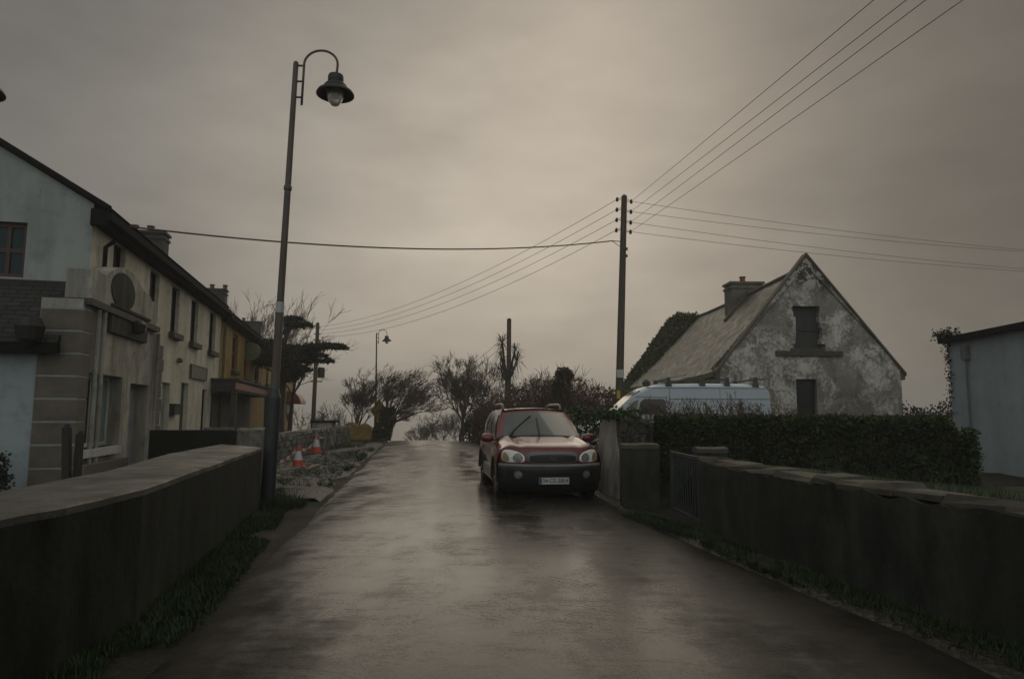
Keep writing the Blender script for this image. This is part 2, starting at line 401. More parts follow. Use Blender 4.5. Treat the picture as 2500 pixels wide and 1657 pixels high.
M['greenbush'] = leafm('green_shrub_leaf', (.018, .040, .014), (.05, .09, .03), 2)
M['deadivy'] = leafm('withered_ivy_leaf', (.030, .030, .016), (.075, .060, .034), 2.2)
M['ochre'] = simple('ochre_painted_wall', (.25, .165, .04), .8, .4, 4, .4, dirt=(.09, .07, .025), dscale=2)
# vehicles
m = MT('wet_red_paint'); drop = m.noise(160, 2, .5)
m.col(m.ramp(m.noise(1.5, 3), [(.3, (.105, .010, .009)), (.7, (.145, .016, .013))])).rough(.28); m.b.inputs['Coat Weight'].default_value = .7; m.b.inputs['Coat Roughness'].default_value = .10
m.bump(m.ramp(drop, [(.55, 0.0), (.66, 1.0)]), .25, .003); M['carred'] = m.m
M['cladding'] = simple('grey_cladding', (.018, .020, .019), .45, .2, 3)
M['cladlight'] = simple('silver_cladding', (.20, .175, .135), .35, .2, 3)
M['trim'] = simple('grey_trim', (.16, .165, .16), .35, .15)
M['tyre'] = simple('tyre_rubber', (.016, .016, .016), .75, .2)
M['alloy'] = simple('alloy', (.35, .34, .31), .35, .15, metal=.5)
m = MT('car_glass'); m.col(m.ramp(m.noise(3, 3), [(.3, (.075, .086, .080)), (.7, (.10, .112, .103))])).rough(.16); m.b.inputs['Coat Weight'].default_value = 1.0; m.bump(m.noise(190, 2), .12, .002); M['carglass'] = m.m
M['sideglass'] = simple('side_glass', (.15, .145, .115), .12, .3, 4, spec=.8)  # reflected sky is put into the light base colour
M['lens'] = simple('headlight_lens', (.82, .81, .74), .18, .18, 14, spec=.8)  # pale reflector, with the brightness of reflected sky added to its colour
M['lamplens'] = simple('headlight_bowl', (.22, .225, .22), .12, .35, 22, spec=.9)
M['amber'] = simple('indicator_lens', (.30, .22, .14), .2, .2)
M['black'] = simple('black_plastic', (.008, .009, .009), .5, .2)
M['plate'] = simple('plate_white', (.50, .52, .47), .5, .08)
M['plateblue'] = simple('plate_blue', (.015, .05, .16), .5, .08)
M['chrome'] = simple('chrome', (.6, .62, .62), .15, .1, metal=1)
M['vanwhite'] = simple('van_paint', (.47, .53, .58), .3, .05, 2, spec=.6)
M['vanseam'] = simple('van_seam', (.13, .15, .17), .5, .1)
M['rack'] = simple('grey_rack', (.05, .06, .06), .5, .2)
M['cone'] = simple('cone_orange', (.46, .055, .022), .5, .15)
M['conewhite'] = simple('cone_sleeve', (.55, .57, .60), .4, .1)
M['ptfe'] = simple('rubble_plank', (.20, .17, .12), .8, .4, 6)
M['gate'] = simple('rusted_gate_paint', (.040, .052, .052), .6, .3)
M['post'] = simple('weathered_post', (.030, .025, .020), .85, .3, 4, .3, stretch=(3, 3, .3))
m = MT('sea_water'); m.col((.05, .055, .055)).rough(.15); m.bump(m.noise(.4, 5), .25, .3); M['sea'] = m.m

# ------------------------------------------------------------------ ground, road, sea
rnd = random.Random(3)
xs = [-400, -200, -100, -70, -50, -40, -32] + [i for i in range(-28, 29)] + [32, 40, 50, 70, 100, 200, 400]
ys = [-300, -120, -60, -30, -15] + [-10 + .8 * i for i in range(130)] + [100, 115, 135, 160]
def gz(x, y):
    d = abs(x - road_c(y)) - 2.5
    b = .05 * min(1, max(0, d)) * (mnoise.noise((x * .8, y * .8, 0)) + .2)
    return zr(y) + b + (0.0 if d > 0 else -.03)
g = MB(); g.grid([[(x, y, gz(x, y)) for x in xs] for y in ys])
tag(g.build('ground', M['ground'], smooth=True), kind='structure')
r_ = MB(); rows = []
y = -20.0
while y < 100:
    c = road_c(y); jl = .12 * mnoise.noise((y * .55, 3.1, 0)) + .05 * mnoise.noise((y * 3, 3.1, 0)); jr = .16 * mnoise.noise((y * .5, 9.1, 0)) + .05 * mnoise.noise((y * 3, 8.1, 0))
    wl = 2.42 + jl; wr = 2.45 + jr + itp([(2, .5), (7, .3), (12, 0)], y)
    row = []
    for k in range(17):
        t = -1 + 2 * k / 16
        x = c + (t * wl if t < 0 else t * wr)
        z = zr(y) + .012 + .055 * (1 - t * t) + .006 * mnoise.noise((x * 1.3, y * .9, 1))
        z -= .012 * math.exp(-((abs(t) - .42) / .16) ** 2)
        if k in (0, 16): z = zr(y) - .06
        row.append((x, y, z))
    rows.append(row); y += .4
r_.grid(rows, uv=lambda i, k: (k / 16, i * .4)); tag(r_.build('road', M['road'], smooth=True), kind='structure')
# gravel shoulder by the right wall and the dug-up strip by the cones
def strip(name, mat_, f0, f1, y0, y1, z):
    s = MB(); rows = []; y = y0
    while y <= y1:
        a, b = f0(y), f1(y)
        rows.append([(lerp(a, b, k / 6), y, zr(y) + z + (.02 * mnoise.noise((k * .7, y, 2)))  - (.06 if k in (0, 6) else 0)) for k in range(7)]); y += .4
    s.grid(rows); return tag(s.build(name, mat_, smooth=True), kind='structure')
strip('gravel_shoulder', M['gravel'], lambda y: road_c(y) + 2.5 + .1 * mnoise.noise((y, 0, 5)), lambda y: itp([(3, 4.0), (8, 2.9), (11, 2.0), (20, .9), (40, -1.3)], y), 2, 30, .035)
strip('gravel_verge', M['gravel'], lambda y: road_c(y) - 2.45 - itp([(12, .6), (16, 2.6), (26, 2.2), (34, .6)], y), lambda y: road_c(y) - 2.40 + .1 * mnoise.noise((y, 0, 7)), 12, 34, .04)
bk = MB(); rows = []
for i in range(34):
    y = -6 + i * .56; x0 = itp([(-4, 5.2), (1.6, 4.15), (4.6, 3.48), (6.9, 3.0), (8.95, 2.7), (11, 2.9), (13, 3.0)], y)
    zb = .80 * min(1, max(0, (12.6 - y) / 2.2))
    rows.append([(x0 + [0, .3, .8, 1.6, 3, 5, 8, 12][k], y, lerp(zb, .3, min(1, [0, 0, .05, .2, .5, .8, 1, 1][k])) * (1 if y < 12 else 0) + .05 * mnoise.noise((k * .9, y * .8, 6)) + (0 if y < 12 else .02)) for k in range(8)])
bk.grid(rows); tag(bk.build('garden_bank', M['bank'], smooth=True), kind='structure')
sea = MB(); sea.quad((-450, 110, -11), (450, 110, -11), (450, 620, -11), (-450, 620, -11))
tag(sea.build('sea', M['sea']), kind='structure')

# ------------------------------------------------------------------ wall with openings
def holed(mb, fn, us, top, v0, holes, depth=.2, stacked=()):
    """fn(u, v, d) -> point; holes: (u0, u1, v0, v1); top(u): roofline; walls split at every break"""
    br = sorted(set(us + [h[0] for h in holes] + [h[1] for h in holes]))
    for a, b in zip(br, br[1:]):
        if b - a < 1e-5: continue
        mid = (a + b) / 2
        hs = sorted([h for h in holes if h[0] < mid < h[1]], key=lambda h: h[2])
        lo = v0
        for h in hs:
            if h[2] > lo + 1e-4: mb.quad(fn(a, lo, 0), fn(b, lo, 0), fn(b, h[2], 0), fn(a, h[2], 0))
            lo = max(lo, h[3])
        if top(mid) > lo: mb.quad(fn(a, lo, 0), fn(b, lo, 0), fn(b, max(lo, top(b)), 0), fn(a, max(lo, top(a)), 0))
    for (a, b, c, d) in holes:
        mb.quad(fn(a, c, 0), fn(a, d, 0), fn(a, d, -depth), fn(a, c, -depth))
        mb.quad(fn(b, c, 0), fn(b, c, -depth), fn(b, d, -depth), fn(b, d, 0))
        if (a, b, c, d) not in stacked[1:]: mb.quad(fn(a, d, 0), fn(b, d, 0), fn(b, d, -depth), fn(a, d, -depth))
        if (a, b, c, d) not in stacked[:-1]: mb.quad(fn(a, c, 0), fn(a, c, -depth), fn(b, c, -depth), fn(b, c, 0))
def fbox(mb, fn, u0, u1, v0, v1, d0, d1):
    p = [fn(u0, v0, d0), fn(u1, v0, d0), fn(u1, v0, d1), fn(u0, v0, d1), fn(u0, v1, d0), fn(u1, v1, d0), fn(u1, v1, d1), fn(u0, v1, d1)]
    mb.hexa(p)
def slab(mb, a, b, c, d, th):
    """roof slope: a-b along the eave, d-c along the ridge"""
    a, b, c, d = map(Vector, (a, b, c, d)); n = (b - a).cross(d - a).normalized()
    if n.z < 0: n = -n
    lu = (b - a).length; lv = (d - a).length
    mb.quad(a, b, c, d, uv=[(0, 0), (lu, 0), (lu, lv), (0, lv)])
    q = [p - n * th for p in (a, b, c, d)]
    mb.quad(*q[::-1], uv=[(0, 0)] * 4)
    t = [a, b, c, d]
    for i in range(4):
        j = (i + 1) % 4
        mb.quad(t[i], q[i], q[j], t[j], uv=[(0, 0)] * 4)
def window(fn, parent, u0, u1, v0, v1, frame='darkpaint', pane='pane', depth=.16, fw=.05, bars=(1, 1), sill=None, sillm='sillstone', name='window'):
    f = MB()
    for (a, b, c, d) in ((u0, u0 + fw, v0, v1), (u1 - fw, u1, v0, v1), (u0 + fw, u1 - fw, v0, v0 + fw), (u0 + fw, u1 - fw, v1 - fw, v1)):
        fbox(f, fn, a, b, c, d, -depth, -depth + .05)
    for i in range(1, bars[0] + 1):
        u = lerp(u0, u1, i / (bars[0] + 1)); fbox(f, fn, u - fw * .4, u + fw * .4, v0 + fw, v1 - fw, -depth, -depth + .045)
    for i in range(1, bars[1] + 1):
        v = lerp(v0, v1, i / (bars[1] + 1)); fbox(f, fn, u0 + fw, u1 - fw, v - fw * .5, v + fw * .5, -depth, -depth + .04)
    o = f.build(name, M[frame], parent)
    p = MB(); p.quad(fn(u0, v0, -depth + .01), fn(u1, v0, -depth + .01), fn(u1, v1, -depth + .01), fn(u0, v1, -depth + .01))
    p.build('pane', M[pane], o)
    if sill:
        s = MB(); fbox(s, fn, u0 - sill[0], u1 + sill[0], v0 - sill[1], v0, -.02, sill[2]); s.build('sill', M[sillm], o)
    return o
def chimney(parent, c, a, n, la, ln, z0, z1, pots, mat_='chim', potm='pot', ph=.28):
    a, n, c = Vector(a), Vector(n), Vector(c)
    def fn(u, v, d): q = c + a * u + n * d; return Vector((q.x, q.y, v))
    m_ = MB(); fbox(m_, fn, -la / 2, la / 2, z0, z1 - .32, -ln / 2, ln / 2)
    fbox(m_, fn, -la / 2 - .05, la / 2 + .05, z1 - .32, z1 - .22, -ln / 2 - .05, ln / 2 + .05)
    fbox(m_, fn, -la / 2 + .01, la / 2 - .01, z1 - .22, z1 - .10, -ln / 2 + .01, ln / 2 - .01)
    fbox(m_, fn, -la / 2 - .07, la / 2 + .07, z1 - .10, z1, -ln / 2 - .07, ln / 2 + .07)
    ch = m_.build('chimney', M[mat_], parent)
    for t in pots:
        p = c + n * t * ln
        q = MB(); q.lathe([(.13, z1), (.12, z1 + ph * .75), (.15, z1 + ph * .8), (.15, z1 + ph), (.11, z1 + ph)], (p.x, p.y, 0), 12)
        q.build('chimney_pot', M[potm], ch, smooth=False)

# ------------------------------------------------------------------ the terrace on the left
FB = -.227
F0 = Vector((-8.88, 14.1, 0)); FA = Vector((FB, 1, 0)).normalized(); FN = Vector((1, -FB, 0)).normalized()
def FW(u, v, d): q = F0 + FA * u + FN * d; return Vector((q.x, q.y, v))
def FP(px, py, off=0.0):
    p = onplane(px, py, F0 + FN * off, FN); return (p - F0).dot(FA), p.z
def rect(px0, px1, py0, py1, off=0.0):               # window rectangle on the facade from its place on the street front
    pm = (px0 + px1) / 2
    u0, u1 = FP(px0, 900, off)[0], FP(px1, 900, off)[0]
    return u0, u1, FP(pm, py1, off)[1], FP(pm, py0, off)[1]
EAVE = FP(390, 666)[1]; DEP = 6.0; PT = .60; RT = lambda d: EAVE + .42 + PT * (.30 + min(d, DEP - d)); RIDGE = RT(3)
uW = FP(534, 900)[0]                                  # end of the white house
uY = FP(640, 900)[0]; uE = FP(716, 950)[0]
GR = -FN
def house_shell(root, u0, u1, wallm, holes, roofm='slate', gable_near=None, z0=-.3, over=.0, eave=None):
    dz = (eave or EAVE) - EAVE; rt_ = lambda d: RT(d) + dz; e = EAVE + dz; rd = rt_(3)
    wl = MB(); holed(wl, FW, [u0, u1], lambda u: e + .3, z0, holes)
    holed(wl, lambda u, v, d: FW(u, v, -DEP + d), [u0, u1], lambda u: e + .3, z0, [])
    tp = lambda d: rt_(d) - .12
    holed(wl, lambda d, v, q: FW(u1, v, -d), [0, DEP / 2, DEP], tp, z0, [])
    if gable_near is None: holed(wl, lambda d, v, q: FW(u0, v, -d), [0, DEP / 2, DEP], tp, z0, [])
    wl.build('wall', M[wallm], root)
    rf = MB()
    slab(rf, FW(u0 - over, rt_(-.30), .30), FW(u1, rt_(-.30), .30), FW(u1, rd, -DEP / 2), FW(u0 - over, rd, -DEP / 2), .10)
    slab(rf, FW(u0 - over, rt_(-.30), -DEP - .30), FW(u1, rt_(-.30), -DEP - .30), FW(u1, rd, -DEP / 2), FW(u0 - over, rd, -DEP / 2), .10)
    ro = rf.build('roof', M[roofm], root)
    rg_ = MB(); fbox(rg_, FW, u0 - over, u1, rd - .02, rd + .07, -DEP / 2 - .13, -DEP / 2 + .13); rg_.build('ridge_tiles', M['darkpaint'], ro)
    gt = MB(); fbox(gt, FW, u0 - over + .01, u1, e + .0, e + .29, .01, .26); fbox(gt, FW, u0 - over + .01, u1, e + .10, e + .26, .27, .40); gt.build('gutter', M['darkpaint'], root)
    return ro
# white house with the old shopfront
wh = empty('terrace_house', FW(0, 0, 0), 'cream terraced house with an abandoned shopfront and a slated lean-to at its gable end', 'house', 'terraced houses on the left')
upper = [rect(258, 288, 583, 700), rect(353, 377, 654, 778), rect(409, 429, 694, 812), rect(459, 477, 728, 836), rect(506, 521, 759, 857)]
lower = [rect(398, 418, 934, 1075), rect(445, 463, 935, 1075), rect(497, 509, 951, 1058)]
house_shell(wh, 0, uW, 'white', upper + lower, gable_near=True, over=.12)
for i, q in enumerate(upper): window(FW, wh, *q, sill=(.12, .17, .16) if i > 1 else None, bars=(0, 1))
window(FW, wh, *lower[2], sill=None, bars=(0, 1))
for q, mm in ((lower[0], 'greydoor'), (lower[1], 'board')):
    d_ = MB(); fbox(d_, FW, q[0], q[1], q[2], q[3] - .45, -.2, -.14)
    for z_ in (.25, 1.1): fbox(d_, FW, q[0] + .12, q[1] - .12, q[2] + z_, q[2] + z_ + .6, -.14, -.12)
    do = d_.build('door', M[mm], wh)
    d_ = MB(); fbox(d_, FW, q[0], q[1], q[3] - .45, q[3], -.2, -.15); d_.build('fanlight', M['pane'], do)
m_ = MB(); u0, u1, v0, v1 = rect(463, 502, 893, 926); fbox(m_, FW, u0, u1, v0, v1, .01, .06)
for a_, b_, c_, d_ in ((u0, u1, v0, v0 + .04), (u0, u1, v1 - .04, v1), (u0, u0 + .04, v0 + .04, v1 - .04), (u1 - .04, u1, v0 + .04, v1 - .04)): fbox(m_, FW, a_, b_, c_, d_, .06, .075)
m_.build('plaque', M['plaque'], wh)
m_ = MB(); u0, u1, v0, v1 = rect(419, 433, 988, 1012); fbox(m_, FW, u0, u1, v0, v1, .01, .16); fbox(m_, FW, u0 - .03, u1 + .03, v1, v1 + .03, .0, .19); m_.build('meter_box', M['board'], wh)
m_ = MB(); c = FP(433, 886); m_.lathe([(.03, 0), (.10, .04), (.09, .12), (.0, .18)], FW(c[0], c[1], .06), 10); m_.build('wall_lantern', M['pot'], wh)
# gable end of the white house (faces the camera) with its red framed window
k = 2.85 / 3
def GW(u, v, d): q = F0 + GR * u - FA * d * -1 * -1; q = F0 + GR * u + FA * (-d); return Vector((q.x, q.y, v))
gp = lambda px, py: (lambda p: ((p - F0).dot(GR), p.z))(onplane(px, py, F0, FA))
gw = (gp(63, 600)[0], gp(-35, 600)[0], gp(20, 676)[1], gp(20, 541)[1])
m_ = MB(); holed(m_, GW, [0, 3, 6], lambda u: RT(u) - .14, -.3, [gw]); m_.build('gable_wall', M['gablewhite'], wh)
window(GW, wh, *gw, frame='redframe', pane='bluepane', fw=.09, bars=(1, 1))
m_ = MB(); m_.obox(GW(-.33, RT(-.33) - .03, .07), GW(3, RIDGE - .03, .07), .12, .09); m_.obox(GW(6.33, RT(-.33) - .03, .07), GW(3, RIDGE - .03, .07), .14, .16); fbox(m_, GW, -.30, .02, EAVE - .02, EAVE + .34, .0, .10); m_.build('barge_board', M['darkpaint'], wh)
# chimneys stand on the party walls
for (u, pots) in ((uW - .1, (-.28, .1)),):
    p = FW(u, 0, -DEP / 2); chimney(wh, p, FA, FN, .75, 1.55, RIDGE - .7, RIDGE + .95, pots)
m_ = MB(); u = FP(246, 600)[0]; m_.tube([FW(u, EAVE - .2, .27), FW(u, EAVE - .35, .10), FW(u, 3.2, .10)], .05, 8); m_.build('downpipe', M['darkpaint'], wh)
m_ = MB(); u0 = FP(372, 900)[0]; u1 = FP(396, 900)[0]; v = .0
while v < 3.3:
    fbox(m_, FW, u0, u1 - (.12 if int(v / .38) % 2 else 0), v + .015, v + .365, -.01, .035); v += .38
m_.build('quoin_stones', M['quoin'], wh)
# shopfront, one shallow storey proud of the house
SO = .38; s0 = -1.25; s1 = FP(378, 900, SO)[0]
def SW(u, v, d): return FW(u, v, SO + d)
def srect(a, b, c, d): return rect(a, b, c, d, SO)
sw_ = srect(207, 301, 914, 1090); sdr = srect(321, 365, 938, 1150)
zc = FP(240, 744, SO)[1]                              # cornice line of the shopfront
sf = MB(); holed(sf, SW, [s0, s1], lambda u: zc, -.3, [sw_, sdr], .34)
holed(sf, lambda q, v, d: FW(s0, v, q), [-.34, SO], lambda u: zc, -.3, [])
holed(sf, lambda q, v, d: FW(s1, v, q), [0.0, SO], lambda u: zc, -.3, [])
shop = sf.build('shopfront', M['shop'], wh)
o = window(SW, shop, *sw_, frame='whitepaint', depth=.3, fw=.09, bars=(0, 0), name='shop_window')
m_ = MB(); u_ = lerp(sw_[0], sw_[1], .50); fbox(m_, SW, u_, sw_[1] - .09, sw_[2] + .1, sw_[3] - .1, -.285, -.27); m_.build('blind', M['tealblind'], shop)
m_ = MB(); fbox(m_, SW, sw_[0] - .1, sw_[1] - .2, sw_[2] - .16, sw_[2], -.25, .12); m_.build('shop_sill', M['whitepaint'], shop)
m_ = MB(); fbox(m_, SW, sw_[0] - .25, sw_[1] + .1, sw_[2] - .52, sw_[2] - .28, -.01, .20); m_.build('plinth_ledge', M['quoin'], shop)
m_ = MB(); fbox(m_, SW, sdr[0], sdr[1], sdr[2], sdr[3], -.34, -.28)
for z_ in (.2, 1.2): fbox(m_, SW, sdr[0] + .15, sdr[1] - .15, sdr[2] + z_, sdr[2] + z_ + .8, -.28, -.26)
m_.build('shop_door', M['greydoor'], shop)
# pediment: flat block, dip, arched middle, low shoulder
pd = MB(); outl = [(226, 657), (240, 658), (250, 668), (262, 671), (270, 664), (282, 656), (296, 653), (310, 657), (322, 665), (333, 678), (342, 694), (350, 707), (358, 716), (366, 722), (372, 735), (385, 741)]
pts = [FP(a, b, SO + .06) for a, b in outl]
for (a, za), (b, zb) in zip(pts, pts[1:]):
    za, zb = max(za, zc + .05), max(zb, zc + .05)
    pd.hexa([FW(a, zc, -.01), FW(b, zc, -.01), FW(b, zc, SO + .06), FW(a, zc, SO + .06), FW(a, za, -.01), FW(b, zb, -.01), FW(b, zb, SO + .06), FW(a, za, SO + .06)])
pd.build('pediment', M['shop'], wh)
m_ = MB(); fbox(m_, FW, pts[0][0] - .1, pts[-1][0] + .1, zc - .10, zc + .03, -.01, SO + .13); m_.build('cornice', M['sillstone'], wh)
m_ = MB(); cu, cz = FP(301, 712, SO + .06); ru = (FP(333, 712, SO)[0] - FP(271, 712, SO)[0]) / 2
m_.poly([FW(cu + ru * .92 * math.cos(t), cz + .40 * math.sin(t), SO + .085) for t in [2 * math.pi * i / 28 for i in range(28)]])
for i in range(28):
    t0, t1 = 2 * math.pi * i / 28, 2 * math.pi * (i + 1) / 28
    m_.quad(FW(cu + ru * .92 * math.cos(t0), cz + .40 * math.sin(t0), SO + .055), FW(cu + ru * .92 * math.cos(t1), cz + .40 * math.sin(t1), SO + .055), FW(cu + ru * .92 * math.cos(t1), cz + .40 * math.sin(t1), SO + .085), FW(cu + ru * .92 * math.cos(t0), cz + .40 * math.sin(t0), SO + .085))
m_.build('blank_roundel', M['darkboard'], wh)
m_ = MB(); a_, b_, c_, d_ = srect(254, 345, 762, 822); fbox(m_, SW, a_, b_, c_, d_, .01, .09); fbox(m_, SW, a_ - .05, b_ + .05, d_, d_ + .06, .0, .14); m_.build('signboard', M['darkboard'], shop)
m_ = MB(); q = FP(316, 815, SO); m_.lathe([(.05, .0), (.16, .05), (.18, .22), (.09, .30)], SW(q[0], q[1], .18), 12); m_.obox(SW(q[0], q[1] + .25, .02), SW(q[0], q[1] + .25, .2), .04, .04); m_.build('floodlight', M['black'], shop)
for u in (s0 + .62, s0 + .95, s1 - .10):
    m_ = MB(); m_.tube([SW(u, zc - .12, .07), SW(u, .2, .07)], .045, 8); m_.build('waste_pipe', M['shop'], shop)
m_ = MB(); v = .05; i = 0                               # banded quoins turning the shop corner
while v < zc - .35:
    fbox(m_, FW, s0 - .035, s0 + .42, v, v + .385, -.32, SO + .035); v += .43
m_.build('corner_quoins', M['quoin'], shop)
m_ = MB(); v = .05
while v < zc - .35:
    fbox(m_, FW, s0 - .025, s0 + .40, v + .387, v + .428, -.31, SO + .025); v += .43
m_.build('corner_joints', M['joint'], shop)
# lean-to beyond the corner, facing the camera
ez = 1.5 + 3.05 - 1.5
lt = MB(); LW = lambda u, v, d: (lambda q: Vector((q.x, q.y, v)))(F0 + GR * u + FA * (s0 - d))
lez = D(80, 842, 12.9).z; ltz = D(90, 684, 13.9).z
holed(lt, LW, [-.0, 6], lambda u: lez, -.3, []); lt.build('lean_to_wall', M['bluewhite'], wh)
lr = MB(); slab(lr, LW(-.05, lez + .02, .22), LW(6, lez + .02, .22), LW(6, ltz, -1.25), LW(-.05, ltz, -1.25), .09); lr.build('lean_to_roof', M['leanslate'], wh)
m_ = MB(); fbox(m_, LW, -.1, 6, lez - .17, lez + .0, .16, .32); m_.build('lean_to_gutter', M['darkpaint'], wh)
m_ = MB(); m_.lathe([(.02, -.02), (.2, .1), (.24, .34), (.16, .5), (.05, .56)], LW(.32, lez - .05, .42), 12); m_.build('alarm_lamp', M['black'], wh)

# ochre house
yh = empty('terrace_house', FW(uW, 0, 0), 'ochre yellow terraced house with maroon windows and a dark porch', 'house', 'terraced houses on the left')
yu = [rect(565, 578, 814, 905), rect(596, 606, 834, 925), rect(622, 632, 885, 960)]
yu[2] = (yu[2][0], yu[2][1], yu[1][2], yu[1][3])
yl = [rect(553, 566, 965, 1050)]
house_shell(yh, uW + .004, uY, 'yellow', yu + yl, eave=EAVE - .12)
for q in yu: window(FW, yh, *q, frame='red', fw=.11, bars=(0, 1), sill=(.12, .16, .14))
window(FW, yh, *yl[0], frame='red', fw=.11, bars=(0, 1))
pu0, pu1 = FP(574, 950, .9)[0], FP(655, 950, .9)[0]; pz = FP(600, 935, .9)[1]
m_ = MB(); fbox(m_, FW, pu0, pu1, pz - .45, pz, .01, .95); fbox(m_, FW, pu0 - .08, pu1 + .08, pz, pz + .08, .01, 1.03); fbox(m_, FW, pu0, pu0 + .18, -.2, pz - .45, .75, .95); fbox(m_, FW, pu1 - .18, pu1, -.2, pz - .45, .75, .95); m_.build('porch', M['sillstone'], yh)
m_ = MB(); fbox(m_, FW, pu0 + .2, pu1 - .2, 0, pz - .5, .01, .05); m_.build('porch_screen', M['board'], yh)
m_ = MB(); fbox(m_, FW, pu0 - .5, pu1 + .3, pz - .36, pz - .10, .96, 1.0); m_.build('fascia_board', M['red'], yh)
p = FW(uY - .1, 0, -DEP / 2); chimney(yh, p, FA, FN, .75, 1.6, RIDGE - .8, RIDGE + .95, (-.45, 0, .45))
m_ = MB(); u = uW + .28; m_.tube([FW(u, EAVE - .2, .12), FW(u, 0, .12)], .06, 8); m_.build('downpipe', M['mosscop'], yh)
# far ochre house with the red shop awning
fh = empty('terrace_house', FW(uY, 0, 0), 'far ochre terraced house with a red shop awning at its end', 'house', 'terraced houses on the left')
fu = [(uY + 2 + 3 * i, uY + 2.9 + 3 * i, yu[0][2] - .1, yu[0][3] - .1) for i in range(3)]
fl = [(uE - 2.2, uE - 1.1, .1, 2.4), (uE - 5, uE - 3.4, .8, 2.4)]
house_shell(fh, uY + .004, uE, 'yellow', [q for q in fu if q[1] < uE - .3] + fl, eave=EAVE - .2)
for q in fu:
    if q[1] < uE - .3: window(FW, fh, *q, frame='red', fw=.11, bars=(0, 1), sill=(.12, .16, .14))
window(FW, fh, *fl[1], frame='red', fw=.1, bars=(1, 0))
m_ = MB(); fbox(m_, FW, fl[0][0], fl[0][1], fl[0][2], fl[0][3], -.2, -.14); fbox(m_, FW, fl[0][0] + .2, fl[0][1] - .2, 1.2, 2.1, -.14, -.12); m_.build('door', M['red'], fh)
for u in (uE - .25, fl[0][0] - .25, fl[0][1] + .1):
    m_ = MB(); fbox(m_, FW, u, u + .2, 0, 3.0, .005, .06); m_.build('pilaster', M['red'], fh)
az = D(712, 950, 49).z
m_ = MB(); a0, a1 = uE - 6, uE + .1
rows = []
for i in range(7):
    t = i / 6 * math.pi / 2; rows.append([FW(lerp(a0, a1, j / 8), az - .9 + 1.0 * math.cos(t), .03 + 1.1 * math.sin(t)) for j in range(9)])
m_.grid(rows); m_.add([FW(a1, az - .9, .03)] + [r[-1] for r in rows], [tuple(range(8))]); m_.add([FW(a0, az - .9, .03)] + [r[0] for r in rows], [tuple(range(8))]); m_.build('awning', M['red'], fh)
m_ = MB(); fbox(m_, FW, a0, a1 - .1, az - 1.75, az - .95, .01, .12); m_.build('shop_fascia', M['greydoor'], fh)
p = FW(uE - 6.5, 0, -DEP / 2); chimney(fh, p, FA, FN, .75, 1.8, RIDGE - .9, RIDGE + .95, (-.25, .1), 'chim')
# oval hanging sign
sg = empty('hanging_sign', FW(FP(642, 860)[0], 0, 0), 'sage green oval sign hanging out from the ochre house front', 'sign')
Ys = 34.5; c = D(612, 858, Ys); m_ = MB(); n = 26
rx, rz_ = 24 / FPX * Ys, 22 / FPX * Ys
for yy, o_ in ((-.03, 1), (.03, -1)):
    pp = [c + Vector((rx * math.cos(t), yy, rz_ * math.sin(t))) for t in [2 * math.pi * i / n for i in range(n)]]; m_.poly(pp[::o_])
m_.grid([[c + Vector((rx * math.cos(2 * math.pi * i / n), yy, rz_ * math.sin(2 * math.pi * i / n))) for i in range(n)] for yy in (-.03, .03)], closed=True)
m_.build('sign_board', M['greensign'], sg)
m_ = MB(); fx = FW((c - F0).dot(FA), 0, .0); m_.obox((c.x - .9, c.y + .05, c.z + rz_ + .06), (c.x + .3, c.y, c.z + rz_ + .06), .05, .05); m_.tube([(c.x - .2, c.y, c.z + rz_ + .05), (c.x - .2, c.y, c.z + rz_ - .1)], .015, 5); m_.tube([(c.x + .2, c.y, c.z + rz_ + .05), (c.x + .2, c.y, c.z + rz_ - .1)], .015, 5); m_.build('sign_bracket', M['darkpaint'], sg)

